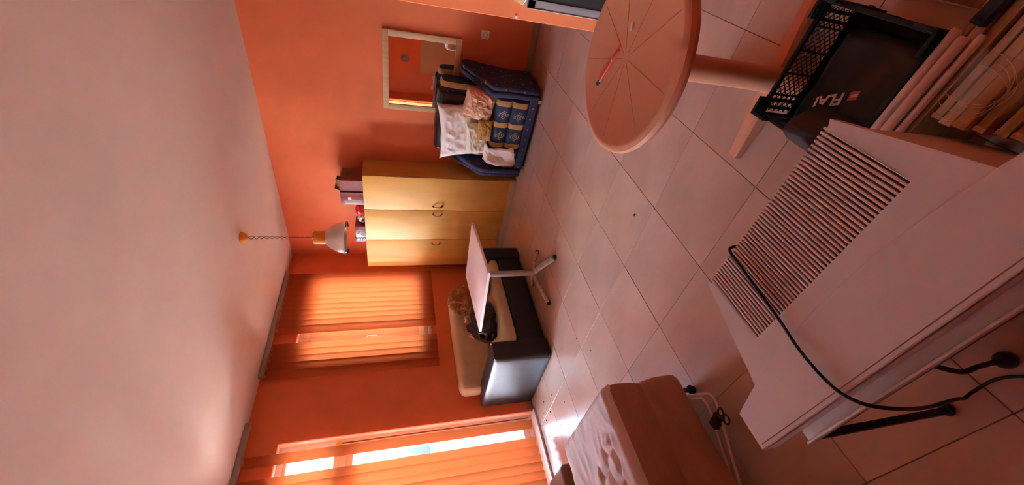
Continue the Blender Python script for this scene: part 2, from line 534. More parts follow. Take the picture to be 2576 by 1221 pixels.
# reveals (plastered, paler than the wall) just inside the openings
b = MB()
b.box((DX1 - .004, .012, 0), (DX1 + .01, T, DZ1)).box((DX0 - .01, .012, 0), (DX0 + .004, T, DZ1)).box((DX0, .012, DZ1 - .004), (DX1, T, DZ1 + .01))
struct('trim_1', b, M['reveal'], 'pale plastered reveal of the balcony door', 'reveal')
b = MB()
b.box((WX1 - .004, .012, WZ0), (WX1 + .01, T, WZ1)).box((WX0 - .01, .012, WZ0), (WX0 + .004, T, WZ1)).box((WX0, .012, WZ1 - .004), (WX1, T, WZ1 + .01)).box((WX0, .012, WZ0 - .01), (WX1, T, WZ0 + .004))
struct('trim_2', b, M['reveal'], 'pale plastered reveal of the window', 'reveal')
struct('trim_3', MB().box((DX0 + .004, -.07, 0), (DX1 - .004, T + .05, .022), .004, 2), M['sill'], 'pale marble threshold under the balcony door', 'threshold')


def skirting(name, a, d, n, m, label):
    root = bpy.data.objects.new(name, None); COL.objects.link(root)
    tag(root, label, 'baseboard', kind='structure')
    L = Vector(d).length / n
    u = Vector(d).normalized()
    ang = math.atan2(u.y, u.x)
    me = MB().box((.0015, 0, 0), (L - .0015, .011, .075), .002, 1).mesh('skirting_tile')
    me.materials.append(m)
    for k in range(n):
        p = Vector(a) + u * L * k
        inst('skirting_tile', me, root, p, (0, 0, ang))
    return root


skirting('baseboard_east', (-.0005, -5.55, 0), (0, 5.5, 0), 11, M['skirt'], 'tile skirting along the mirror wall')
skirting('baseboard_north', (-.40, -.0005, 0), (-2.10, 0, 0), 4, M['skirt'], 'tile skirting along the window wall')

# window: white two-leaf casement
win = bpy.data.objects.new('window_1', None); COL.objects.link(win)
win.location = (-1.115, .12, WZ0)
tag(win, 'white plastic casement window behind the orange blind', 'window', kind='structure')


def wbox(name, a, c, m, par, bev=.004):
    o = par.location
    return MB().box((a[0] - o[0], a[1] - o[1], a[2] - o[2]), (c[0] - o[0], c[1] - o[1], c[2] - o[2]), bev).build(name, m, par)


y0, y1 = .09, .15
b = MB(); o = win.location
for a, c in frame_boxes(WX0, WX1, y0, y1, WZ0, WZ1, .055):
    b.box([a[k] - o[k] for k in range(3)], [c[k] - o[k] for k in range(3)], .004)
b.build('window_frame', M['pvc'], win)
xm = -1.325
for k, (xa, xb) in enumerate(((WX0 + .045, xm), (xm, WX1 - .045))):
    s = bpy.data.objects.new('casement_leaf', None)
    b = MB()
    za, zb = WZ0 + .045, WZ1 - .045
    for a, c in frame_boxes(xa, xb, y0 - .025, y1 - .025, za, zb, .08, .075):
        b.box([a[i] - o[i] for i in range(3)], [c[i] - o[i] for i in range(3)], .005)
    leaf = b.build('casement_leaf', M['pvc'], win)
    g = MB().box((xa + .08 - o[0], .10 - o[1], za + .075 - o[2]), (xb - .08 - o[0], .106 - o[1], zb - .075 - o[2])).build('glass_pane', M['glass'], leaf, smooth=0)
    if k == 0:
        hb = MB().box((xb - .055 - o[0], y0 - .032 - o[1], 1.70 - o[2]), (xb - .025 - o[0], y0 - .018 - o[1], 1.80 - o[2]), .005)
        hb.tube([(xb - .04 - o[0], y0 - .03 - o[1], 1.75 - o[2]), (xb - .04 - o[0], y0 - .06 - o[1], 1.75 - o[2]), (xb - .04 - o[0], y0 - .062 - o[1], 1.64 - o[2])], .009, 10)
        hb.build('window_handle', M['plastic_w'], leaf)
tag(MB().box((WX0 - .03, -.02, WZ0 - .028), (WX1 + .03, .1, WZ0 + .004), .004).build('window_sill', M['reveal'], None), 'narrow pale inner sill under the window blind', 'window sill', kind='structure')

# balcony door: white frame, transom, sashes
door = bpy.data.objects.new('door_1', None); COL.objects.link(door)
door.location = (-3.88, .12, 0)
tag(door, 'white plastic glazed balcony door behind the orange blind', 'door', kind='structure')
o = door.location
b = MB()
TZ0, TZ1 = 1.885, 1.965
fr = [((DX0, .09, .02), (DX1, .15, .075)), ((DX0, .09, DZ1 - .055), (DX1, .15, DZ1)), ((DX0, .088, .02), (DX0 + .06, .152, DZ1 - .001)), ((DX1 - .085, .088, .021), (DX1 - .0, .152, DZ1 - .001)), ((DX0, .09, TZ0), (DX1, .15, TZ1))]
for xx in (-3.42, -4.34): fr.append(((xx - .05, .085, .021), (xx + .05, .154, DZ1 - .001)))
for a, c in fr: b.box([a[i] - o[i] for i in range(3)], [c[i] - o[i] for i in range(3)], .005)
b.build('door_frame', M['pvc'], door)
for xa, xb in ((-3.37, DX1 - .085), (-4.29, -3.47), (DX0 + .06, -4.39)):
    for za, zb, nm in ((.075, TZ0, 'door_sash'), (TZ1, DZ1 - .055, 'transom_light')):
        b = MB(); e = .06 if nm == 'door_sash' else .03
        for a, c in frame_boxes(xa, xb, .10, .14, za, zb, e):
            b.box([a[i] - o[i] for i in range(3)], [c[i] - o[i] for i in range(3)], .004)
        sash = b.build(nm, M['pvc'], door)
        MB().box((xa + e - o[0], .117 - o[1], za + e - o[2]), (xb - e - o[0], .123 - o[1], zb - e - o[2])).build('glass_pane', M['glass'], sash, smooth=0)
MB().box((DX1 - .040 - o[0], .080 - o[1], .05), (DX1 - .030 - o[0], .092 - o[1], 1.95), .002).build('shutter_strap', M['cord'], door)
MB().box((DX1 - .075 - o[0], .070 - o[1], 1.93), (DX1 - .020 - o[0], .095 - o[1], 1.985), .012).build('foam_plug', M['yellowfoam'], door)

# outside: balcony slab, parapet, the house opposite
struct('balcony_slab', MB().box((-7.5, T, -.25), (1.5, 1.95, -.02)), M['balcony'], 'pale balcony slab outside the glazed door', 'balcony')
struct('balcony_parapet', MB().box((-7.5, 1.8, -.02), (1.5, 1.95, .50), .01), M['outwall'], 'white parapet wall at the edge of the balcony')
tag(MB().box((-2.62, 1.70, .985), (-1.55, 1.745, 1.40), .01).box((-2.62, 1.72, -.02), (-2.58, 1.745, .99)).box((-1.60, 1.72, -.02), (-1.55, 1.745, .99)).build('screen_panel', M['teal']), 'dark teal panel on posts at the balcony edge', 'panel')
hs_ = thing('neighbour_house', (-1.5, 9.15, -6), 'white house with shuttered windows across the street', 'building')
MB().box((-7.5, -.15, 0), (7.5, 4.0, 7.9)).build('house_wall', M['outwall'], hs_, smooth=0)
MB().box((-7.8, -.45, 7.9), (7.8, 4.2, 8.1), .02).build('roof_slab', M['greymetal'], hs_)
for wxx in (-5.6, -2.8, .0, 2.8, 5.6):
    for wzz in (1.2, 4.6):
        wf = MB().box((wxx - .55, -.19, wzz), (wxx + .55, -.148, wzz + 1.35), .01).build('window_shutter', M['pvc'], hs_)
        MB().box((wxx - .47, -.197, wzz + .08), (wxx + .47, -.188, wzz + 1.27)).build('window_pane', M['darkglass'], wf, smooth=0)


# ------------------------------------------------------------------ vertical blinds
def blind(name, x_start, n, pitch, skip, z0, rail_a, rail_b, label, seed, angs, shift):
    root = thing(name, (0, -.07, H), label, 'blind')
    rl = MB().box((rail_b, -.022, -.040), (rail_a, .022, 0), .004)
    rl.box((rail_b + .002, -.010, -.045), (rail_a - .002, .010, -.038), .001)
    rl.build('head_rail', M['rail'], root)
    zt = 2.690 - H
    L = 2.690 - z0
    wd = .089

    def f(a, c):
        u = a * 2 - 1
        notch = 0
        return (u * wd / 2, -.007 * (1 - u * u), -c * L)
    me = MB().grid(6, 2, f).mesh('slat', recalc=False)
    me.materials.append(M['slat'])
    me.shade_smooth()
    hm = MB().box((-.016, -.004, 0), (.016, .003, .022), .002, 1).box((-.004, -.004, .018), (.004, .003, .036), .001, 1).mesh('hanger')
    hm.materials.append(M['hanger'])
    rnd = random.Random(seed)
    for k in range(n):
        if k in skip: continue
        s = inst('slat', me, root, (x_start - pitch * k + shift(k), rnd.uniform(-.004, .004), zt), (rnd.uniform(-.004, .004), rnd.uniform(-.0025, .0025), math.radians(angs(k, rnd))))
        inst('hanger', hm, s, (0, -.004, -.012))
    return root


blind('vertical_blind', -.500, 17, .0830, (11,), .965, -.405, -1.865, 'orange vertical blind hanging over the window, one slat missing', 3, lambda k, r: -34 + r.uniform(-3, 3), lambda k: (.034 * max(0, 1 - (10 - k) / 5) if k < 11 else -.034 * max(0, 1 - (k - 12) / 5)) - (.014 if k == 16 else 0))
blind('vertical_blind', -2.676, 36, .0690, (1,), .085, -2.325, -5.45, 'long orange vertical blind hanging over the balcony door', 5, lambda k, r: -38 + r.uniform(-4, 4), lambda k: -.052 * (k >= 2) - .019 * (k >= 4) - .019 * (k >= 7) - .017 * (k >= 9) - .018 * (k >= 13) - .017 * (k >= 19))

# ------------------------------------------------------------------ wardrobe and what lies on it
wx, wya, wyb, wz = -.355, -1.520, -.095, 1.783
wr = thing('wardrobe', (-.18, -.807, 0), 'tall birch-look three-door wardrobe in the corner', 'wardrobe')
o = wr.location


def part(par, name, a, c, m, bev=.002, seg=2):
    q = par.location
    return MB().box([a[i] - q[i] for i in range(3)], [c[i] - q[i] for i in range(3)], bev, seg).build(name, m, par)


part(wr, 'side_panel', (wx + .018, wya, 0), (-.012, wya + .018, wz), M['laminate'])
part(wr, 'side_panel', (wx + .018, wyb - .018, 0), (-.012, wyb, wz), M['laminate'])
part(wr, 'top_panel', (wx + .018, wya + .018, wz - .018), (-.012, wyb - .018, wz), M['laminate'])
part(wr, 'back_panel', (-.020, wya + .018, .02), (-.013, wyb - .018, wz - .018), M['plinth'])
part(wr, 'plinth', (wx + .010, wya + .018, 0), (wx + .03, wyb - .018, .077), M['plinth'])
ys = [-1.518, -1.048, -.572, -.097]
for k in range(3):
    d = part(wr, 'door', (wx, ys[k] + .0035, .080), (wx + .018, ys[k + 1] - .0035, wz - .002), M['laminate'], .0015)
    yh = (-1.108, -.990, -.508)[k]; zh = (.935, .930, .915)[k]
    h = MB()
    pts = []
    for q in range(13):
        t = q / 12 * 2 - 1
        pts.append((wx - o[0] - .004 - .026 * (1 - t * t) ** .5, yh - o[1] + .008 * (1 - t * t) * (1 if k else -1), zh + t * .055))
    h.tube(pts, .006, 8, radii=[.0075 - .0025 * (1 - abs(q / 6 - 1)) for q in range(13)])
    for t in (-1, 1):
        h.box((wx - o[0] - .006, yh - o[1] - .008, zh + t * .055 - .012), (wx - o[0] + .002, yh - o[1] + .008, zh + t * .055 + .012), .003)
    h.build('handle', M['pewter'], d)

# cartons
bx = thing('carton_box', (-.195, -1.352, wz), 'brown carton with open flaps and a maroon front on the wardrobe', 'box')
MB().box((-.13, -.072, 0), (.13, .072, .235), .003).build('carton_body', M['cartonbrown'], bx)
MB().box((-.1325, -.070, .003), (-.1295, .070, .232), .0005, 1).build('carton_front', M['maroon'], bx)
MB().box((-.13, -.002, 0), (.13, .002, .07), .001, 1, Matrix.Translation((0, .070, .235)) @ Matrix.Rotation(math.radians(28), 4, 'X')).build('flap', M['cartonflap'], bx)
MB().box((-.002, -.070, 0), (.002, .070, .06), .001, 1, Matrix.Translation((-.128, 0, .234)) @ Matrix.Rotation(math.radians(35), 4, 'Y')).build('flap', M['cartonflap'], bx)
MB().lathe([(0, .0006), (.055, .0006)], 24).build('printed_disc', M['cartonflap'], bx, loc=(0, -.0726, .13), rot=(PI / 2, 0, 0))
bx = thing('carton_box', (-.225, -1.186, wz), 'glossy maroon carton with a small white sticker on the wardrobe', 'box')
MB().box((-.115, -.086, 0), (.11, .085, .245), .003).build('carton_body', M['maroon'], bx)
MB().box((-.1165, -.02, .13), (-.1148, .015, .165), .0004, 1).build('sticker', M['whitecloth'], bx)
MB().box((-.1162, -.084, 0), (-.1149, -.060, .245), .0004, 1).build('edge_tape', M['film'], bx)
MB().box((-.1162, .050, 0), (-.1149, .082, .20), .0004, 1).build('edge_tape', M['greymetal'], bx)
tag(link('paper_roll', MB().lathe([(.0, 0), (.045, 0), (.048, .01), (.048, .27), (.04, .285), (0, .287)], 24).mesh(), M['greymetal'], None, (-.060, -1.16, wz)), 'pale grey roll standing behind the maroon carton', 'roll')
pk = thing('plastic_packet', (-.22, -.92, wz), 'red and white plastic packet lying on the wardrobe', 'packet')
link('packet_body', crumple_mesh((.16, .17, .11), 4, .25, 2.0, 4, -.8), M['red'], pk, (0, -.03, .045))
link('packet_wrap', crumple_mesh((.14, .11, .09), 9, .3, 2.4, 4, -.8), M['whitecloth'], pk, (-.02, .055, .040))
link('packet_label', crumple_mesh((.10, .09, .06), 2, .2, 2.0, 4, -.8), M['blue'], pk, (-.05, .075, .026))
sb = thing('shoe_box', (-.25, -.655, wz), 'small dark red box with white print near the wardrobe corner', 'box')
MB().box((-.10, -.13, 0), (.10, .05, .115), .003).build('box_body', M['maroon'], sb)
MB().box((-.102, .05, 0), (.102, .115, .122), .002).build('box_end', M['ink'], sb)
for k in range(3):
    MB().box((-.1032, .066, .045 + k * .020), (-.1018, .098, .058 + k * .020), .0003, 1).build('printed_mark', M['whitecloth'], sb)
MB().lathe([(.010, 0), (.017, 0)], 20).build('printed_ring', M['whitecloth'], sb, loc=(-.1035, .083, .02), rot=(0, -PI / 2, 0))
for k, (yy, zz, rr) in enumerate(((-.09, .05, .022), (-.04, .075, .018), (.0, .035, .02), (-.02, .09, .012))):
    MB().lathe([(0, .0004), (rr, .0004)], 20).build('printed_blot', M['ink'], sb, loc=(-.1004, yy, zz), rot=(0, -PI / 2, 0))

# ------------------------------------------------------------------ mirror, socket
mr = thing('wall_mirror', (-.012, -2.555, 1.165), 'square wall mirror in a pale wood frame', 'mirror')
fwid = .058
hy, hz = .395, .385
for a, c in (((-.014, -hy, hz - fwid), (.010, hy, hz)), ((-.014, -hy, -hz), (.010, hy, -hz + fwid)), ((-.0138, -hy, -hz + fwid), (.010, -hy + fwid, hz - fwid)), ((-.0138, hy - fwid, -hz + fwid), (.010, hy, hz - fwid))):
    MB().box(a, c, .003).build('frame_rail', M['mirrorframe'], mr)
MB().box((-.002, -hy + fwid - .004, -hz + fwid - .004), (.004, hy - fwid + .004, hz - fwid + .004)).build('mirror_glass', M['mirror'], mr, smooth=0)
so = thing('wall_socket', (-.001, -3.02, .555), 'square white power socket below the mirror corner', 'socket')
MB().box((-.012, -.041, -.041), (0, .041, .041), .005).build('face_plate', M['plastic_w'], so)
MB().lathe([(.026, 0), (.024, -.0015), (.019, -.002), (.018, .0085), (0, .0085)], 28).build('socket_well', M['plinth'], so, loc=(-.0135, 0, 0), rot=(0, PI / 2, 0))
for s in (-1, 1):
    MB().lathe([(0, 0), (.003, 0)], 10).build('pin_hole', M['black'], so, loc=(-.0072, s * .0095, 0), rot=(0, -PI / 2, 0))
so = thing('wall_socket', (XW + .001, -.19, .50), 'square white power socket near the far corner, seen in the mirror', 'socket')
MB().box((0, -.041, -.041), (.012, .041, .041), .005).build('face_plate', M['plastic_w'], so)
MB().lathe([(.026, 0), (.024, -.0015), (.019, -.002), (.018, .0085), (0, .0085)], 28).build('socket_well', M['plinth'], so, loc=(.0135, 0, 0), rot=(0, -PI / 2, 0))
sc = thing('wall_lamp', (XW, -.82, 1.18), 'grey oval wall lamp seen in the mirror', 'lamp')
MB().lathe([(0, .06), (.05, .055), (.08, .035), (.092, .0)], 28).build('lamp_shade', M['greylamp'], sc, rot=(0, PI / 2, 0)).scale = (1.15, 1, 1)
bd = thing('leaning_board', (XW + .012, -.97, 0), 'beige board standing against the wall, seen in the mirror', 'board')
MB().box((0, -.42, .0), (.022, .45, .835), .003).build('board_panel', M['beige'], bd)
MB().box((.022, -.42, .0), (.04, .45, .10), .003).build('foot_rail', M['beige'], bd)

# ------------------------------------------------------------------ pendant lamp
pl = thing('pendant_lamp', (-1.26, -1.401, H), 'pendant lamp with aluminium dome and amber cap', 'lamp')
MB().lathe([(0, -.055), (.018, -.055), (.035, -.045), (.049, -.02), (.052, 0), (0, 0)], 28).build('ceiling_rose', M['orangeplastic'], pl)
for s in (0, PI):
    pts = []
    for k in range(60):
        t = k / 59
        rr = .012 * (1 - t) ** 1.5 + .0035
        pts.append((rr * math.cos(s + t * 40), rr * math.sin(s + t * 40), -.05 - t * .525))
    MB().tube(pts, .0026, 6).build('flex', M['cord'], pl)
MB().box((-.012, -.012, -.602), (.012, .012, -.57), .004).build('cord_grip', M['greymetal'], pl)
MB().lathe([(0, -.588), (.055, -.588), (.062, -.593), (.062, -.692), (.056, -.694), (0, -.694)], 32).build('lamp_cap', M['orangeplastic'], pl)
prof = [(.058, -.690), (.075, -.705), (.105, -.738), (.132, -.785), (.147, -.83), (.153, -.862)]
inn = [(r - .004, z - .002) for r, z in prof[::-1]]
MB().lathe(prof + [(.157, -.866)] + inn, 48).build('lamp_shade', M['alu'], pl)
MB().lathe([(.149, -.862), (.156, -.866), (.157, -.880), (.150, -.882), (.148, -.868)], 48).build('rim_ring', M['clear'], pl)
link('bulb', MB().lathe([(.012, -.69), (.014, -.73), (.028, -.77), (.03, -.79), (.022, -.815), (0, -.822)], 24).mesh(), M['whitecloth'], pl)

# ------------------------------------------------------------------ sofa
sf = thing('loveseat_sofa', (-1.66, -.47, 0), 'dark leather loveseat with cream cushions under the window', 'sofa')
o = sf.location


def soft(par, name, a, c, r, m, cuts=12, f=None, uv=None):
    q = par.location
    sz = [abs(c[i] - a[i]) for i in range(3)]
    me = from_bm(rcube(sz, r, cuts, f), name)
    if uv: set_uv(me, uv)
    return link(name, me, m, par, ((a[0] + c[0]) / 2 - q[0], (a[1] + c[1]) / 2 - q[1], min(a[2], c[2]) - q[2]), smooth=50)


soft(sf, 'base', (-2.22, -.905, .012), (-1.07, -.03, .285), .02, M['leather_d'])
soft(sf, 'armrest', (-2.420, -.930, .0), (-2.215, -.015, .572), .028, M['leather_d'], 14)
soft(sf, 'armrest', (-1.075, -.930, .0), (-.900, -.015, .455), .028, M['leather_d'], 14)
soft(sf, 'seat_cushion', (-2.212, -.915, .285), (-1.078, -.22, .395), .05, M['cream'], 18, lambda p: p + Vector((0, 0, .02 * (1 - (p.x / .57) ** 2) * (1 - (p.y / .35) ** 2) if p.z > .06 else 0)))
soft(sf, 'back_cushion', (-2.30, -.235, .385), (-.93, -.025, .795), .075, M['cream'], 18, lambda p: p + Vector((0, .025 * (p.z / .4), -.015 * abs(p.x))))
for xx in (-2.40, -2.235):
    MB().tube([(xx - o[0], -.918 - o[1], .566), (xx - o[0], -.03 - o[1], .566)], .0045, 8).build('piping', M['leather_d'], sf)

link_ = link('bin_bag', crumple_mesh((.42, .34, .30), 11, .22, 1.7, 5, -.85), M['bag'], None, (-1.765, -.635, .395 + .133))
tag(link_, 'full black bin bag lying on the cream sofa seat', 'bag')
tie = link('bag_knot', crumple_mesh((.10, .07, .12), 3, .5, 2.5, 4), M['bag'], link_, (-.10, -.04, .12))
tag(link('blanket', crumple_mesh((.31, .29, .40), 21, .42, 2.3, 5, -.9), M['blanket'], None, (-1.285, -.42, .395 + .188)), 'crumpled rust brown blanket heaped at the end of the sofa', 'blanket')
tag(link('plastic_sheet', crumple_mesh((.11, .13, .27), 31, .35, 2.6, 5, -.8), M['whitecloth'], None, (-1.515, -.345, .395 + .115)), 'crumpled white cloth tucked between blanket and bin bag', 'cloth')
tag(link('pink_cloth', crumple_mesh((.13, .10, .24), 33, .3, 2.6, 4, -.8), M['pinkcloth'], None, (-1.70, -.325, .395 + .105)), 'small crumpled pink cloth behind the bin bag', 'cloth')
tag(link('mustard_cushion', crumple_mesh((.30, .22, .14), 41, .18, 1.6, 4, -.9), M['mustard'], None, (-1.30, -.745, .412 + .06)), 'small mustard cushion on the sofa seat beneath the table', 'cushion')

# ------------------------------------------------------------------ pedestal table with white top
tb = thing('pedestal_table', (-1.692, -1.300, 0), 'white-topped rectangular table on a grey post', 'table', rz=math.radians(9.3))
tz = .690
MB().box((-.430, -.340, tz - .022), (.430, .340, tz), .003).build('table_top', M['tabletop'], tb)
MB().box((-.4305, -.3405, tz - .024), (-.424, .3405, tz - .0035), .001, 1).build('edge_band', M['tabletop'], tb)
MB().box((-.424, -.3408, tz - .024), (.4305, -.3385, tz - .0035), .001, 1).build('edge_band', M['tabletop'], tb)
MB().box((-.17, -.17, tz - .030), (.17, .17, tz - .022), .002).build('mounting_plate', M['greymetal'], tb)
MB().lathe([(.029, .075), (.029, tz - .03)], 28, cap=True).build('post', M['greymetal'], tb)
for k in range(4):
    a = math.radians((-123, -32, 60, 160)[k])
    d = Vector((math.cos(a), math.sin(a), 0)); s = Vector((-d.y, d.x, 0))
    b = MB()
    L = (.40, .22, .30, .34)[k]
    def f(u, v, d=d, s=s, L=L):
        t = .015 + u * L
        ang = v * 2 * PI
        hgt = .085 - .070 * (t / L) ** 1.6
        c = d * t + Vector((0, 0, max(hgt, .016)))
        return c + s * .030 * math.cos(ang) + Vector((0, 0, .017 * math.sin(ang)))
    b.grid(14, 13, f)
    bmesh.ops.remove_doubles(b.bm, verts=b.bm.verts, dist=.0005)
    lg = b.build('foot', M['chipped'], tb)
    MB().lathe([(0, 0), (.022, 0), (.024, .006), (.022, .028), (.012, .032), (0, .032)], 18).build('foot_cap', M['black'], lg, loc=tuple(d * (L + .01)))

# ------------------------------------------------------------------ blue and gold armchair
ch = thing('chair_bed', (-.335, -2.215, 0), 'navy and gold patterned chair-bed heaped with pillows', 'armchair', rz=math.radians(-4))
# local frame: +X towards the wall, front face at x = -.22
uvf = lambda p: (p.y + .02, p.z + p.x * .0 + .05)


def wob(a, fq, sd):
    return lambda p: p + Vector((a * noise.noise(p * fq + Vector((sd, 0, 0))), a * noise.noise(p * fq + Vector((0, sd, 0))), a * .6 * noise.noise(p * fq + Vector((0, 0, sd)))))


def softl(par, name, a, c, r, m, cuts=12, f=None, uv=None):
    sz = [abs(c[i] - a[i]) for i in range(3)]
    me = from_bm(rcube(sz, r, cuts, f), name)
    if uv: set_uv(me, uv)
    return link(name, me, m, par, ((a[0] + c[0]) / 2, (a[1] + c[1]) / 2, min(a[2], c[2])), smooth=60)


softl(ch, 'base', (-.205, -.42, .035), (.26, .42, .13), .012, M['dotted'], 10, None, lambda p: (p.y + .03, p.z))
softl(ch, 'seat_cushion', (-.215, -.415, .125), (.27, .415, .295), .045, M['damask'], 18, wob(.012, 5, 3), lambda p: (p.y + .118, p.z + .01 - p.x * (1 if p.z > .14 else 0)))
softl(ch, 'seat_cushion', (-.200, -.415, .290), (.27, .415, .455), .055, M['damask'], 18, wob(.012, 5, 8), lambda p: (p.y + .118, p.z + .015 - p.x * (1 if p.z > .13 else 0)))
softl(ch, 'backrest', (.09, -.40, .44), (.27, .40, .985), .06, M['damask'], 18, lambda p: p + Vector((.04 * (p.z / .5) - .035 + .015 * noise.noise(p * 5), 0, .02 * noise.noise(p * 4))), lambda p: (p.y + .118, p.z))
for s in (-1, 1):
    arm = bpy.data.objects.new('armrest', None)
    # sloping padded arm: high at the wall, lower in front, double-folded front edge
    def mk(th, off, sgn, inset):
        prof = [(-.225 + inset, .045), (-.225 + inset, .50 - inset), (-.20 + inset, .545 - inset), (.02, .70 - inset), (.16, .80 - inset), (.235, .80 - inset), (.262, .72), (.262, .045)]
        t = bmesh.new()
        lo = [t.verts.new((x, off, z)) for x, z in prof]
        hi = [t.verts.new((x, off + sgn * th, z)) for x, z in prof]
        t.faces.new(lo); t.faces.new(hi[::-1])
        n = len(prof)
        for i in range(n): t.faces.new((lo[i], hi[i], hi[(i + 1) % n], lo[(i + 1) % n]))
        bmesh.ops.recalc_face_normals(t, faces=t.faces)
        bmesh.ops.bevel(t, geom=list(t.edges), offset=.022, segments=4, affect='EDGES', profile=.5)
        bmesh.ops.triangulate(t, faces=[f for f in t.faces if len(f.verts) > 4])
        bmesh.ops.subdivide_edges(t, edges=[e for e in t.edges if e.calc_length() > .08], cuts=3, use_grid_fill=True)
        for v in t.verts:
            v.co += Vector((.008 * noise.noise(v.co * 6), .014 * noise.noise(v.co * 5 + Vector((s, 0, 0))), .008 * noise.noise(v.co * 6 + Vector((0, 4, 0)))))
            v.co.y += s * .10 * max(0, (v.co.z - .30)) * max(0, v.co.x + .25) * 2.0
        return t
    me = from_bm(mk(.062, s * .418, s, 0)); set_uv(me, lambda p: (p.x + .01, p.z))
    ar = link('armrest', me, M['dotted'], ch, smooth=60)
    me = from_bm(mk(.050, s * .474, s, .012)); set_uv(me, lambda p: (p.x + .04, p.z + .03))
    link('arm_flap', me, M['dotted'], ar, smooth=60)
for sx in (-.17, .22):
    for sy in (-.40, .40):
        MB().box((sx - .02, sy - .02, 0), (sx + .02, sy + .02, .045), .003).build('foot', M['bowlwood'], ch)


def pil(name, mesh, m, c, rot, label, cat, smooth=70):
    return tag(link(name, mesh, m, None, c, rot, smooth), label, cat)


R_ = math.radians
# pillow local: width X, height Z, thickness Y. turned so that width runs along world Y
pil('bed_pillow', pillow_mesh(.64, .51, .10, 3, .009, 64), M['creamcloth'] if False else M['whitecloth'], (-.352, -2.135, .742), (R_(-4), R_(6), R_(90)), 'big white pillow leaning upright on the chair-bed', 'pillow')
pil('cushion', pillow_mesh(.32, .32, .14, 8, .020, 60, .05), M['peach'], (-.450, -2.478, .618), (R_(-6), R_(-8), R_(88)), 'crumpled peach pillow at the arm of the chair-bed', 'pillow')
pil('cushion', pillow_mesh(.37, .24, .072, 15, .010, 60, .06), M['creamcloth'], (-.437, -2.100, .588), (R_(-3), R_(5), R_(90)), 'creased cream pillow below the big white one', 'pillow')
pil('cushion', pillow_mesh(.23, .15, .075, 23, .010, 36, .04), M['mustard'], (-.508, -2.228, .533), (R_(0), R_(2), R_(90)), 'small mustard cushion on the seat edge of the chair-bed', 'cushion')


def drape(u, v):
    # white pillowcase hanging over the front edge of the seat
    y = -1.885 - .205 * u + .03 * math.sin(v * 3) + .02 * noise.noise((u * 3, v * 3, 2))
    arc = v * .40
    if arc < .07: x, z = -.478 - arc, .470 + .03 * (1 - arc / .07)
    else:
        t = arc - .07
        x, z = -.546 - .012 * math.sin(u * 7 + v * 3) - .01 * math.sin(v * 9), .466 - t + .06 * u * v
    k = .012 * fbm((u * 4, v * 4, 1), 3) + .012 * (1 - abs(noise.noise((u * 3 + v * 2, v * 3 - u, 7))) * 2)
    return (x - abs(k), y, z + k * .7)


b = MB(); b.grid(30, 34, drape)
dr = b.build('pillowcase', M['whitecloth'], smooth=80)
sm = dr.modifiers.new('thickness', 'SOLIDIFY'); sm.thickness = .006; sm.offset = 0
tag(dr, 'white pillowcase hanging over the front edge of the chair-bed', 'pillowcase')


def jacket(u, v):
    y = -1.87 - .64 * u
    a = v * .46
    top = 1.020 - .02 * abs(u - .45) + .010 * noise.noise((u * 4, v * 3, 5))
    if a < .20: x, z = -.085 - a, top - .02 * abs(a - .10) / .10
    else: x, z = -.288 - .02 * (a - .20), top - .02 - (a - .20)
    return (x - .006 * abs(noise.noise((u * 6, v * 5, 1))), y, z)


b = MB(); b.grid(34, 16, jacket)
jk = b.build('black_jacket', M['bag'], smooth=80)
sm = jk.modifiers.new('thickness', 'SOLIDIFY'); sm.thickness = .010; sm.offset = 0
tag(jk, 'black garment draped over the top of the chair-bed back', 'jacket')

# ------------------------------------------------------------------ round salmon table
rtb = thing('round_table', (-3.055, -3.765, 0), 'round salmon plastic pedestal table with grooved top', 'table')
RT, RZ = .326, .705
_ = [(0, RZ - .012), (.20, RZ - .012), (.268, RZ - .016), (.272, RZ - .028), (.300, RZ - .034), (.318, RZ - .030), (.326, RZ - .018), (.324, RZ - .006), (.312, RZ - .0005), (.298, RZ), (.292, RZ - .0015), (0, RZ - .0015)]
prof = [(0, RZ - .014), (.285, RZ - .014), (.290, RZ - .040), (.306, RZ - .043), (.320, RZ - .036), (.327, RZ - .020), (.322, RZ - .006), (.308, RZ + .0015), (.296, RZ + .0005), (.292, RZ - .0010), (0, RZ - .0010)]
MB().lathe(prof, 72).build('table_top', M['plastic_o'], rtb, smooth=35).scale = (.945, .945, 1)
for k in range(9):
    a = math.radians(18 + k * 40 + (6 if k % 2 else 0))
    MB().box((.018, -.0008, -.0008), (.272, .0008, .0003), 0, 1, Matrix.Translation((0, 0, RZ - .0008)) @ Matrix.Rotation(a, 4, 'Z')).build('groove_line', M['groove'], rtb, smooth=0)
MB().lathe([(0, .60), (.09, .60), (.10, RZ - .014), (0, RZ - .014)], 32).build('top_socket', M['plastic_o'], rtb)
MB().lathe([(.045, .62), (.044, .30), (.047, .10), (.058, .055), (.060, .03), (0, .03)], 36).build('pedestal', M['plastic_o'], rtb)
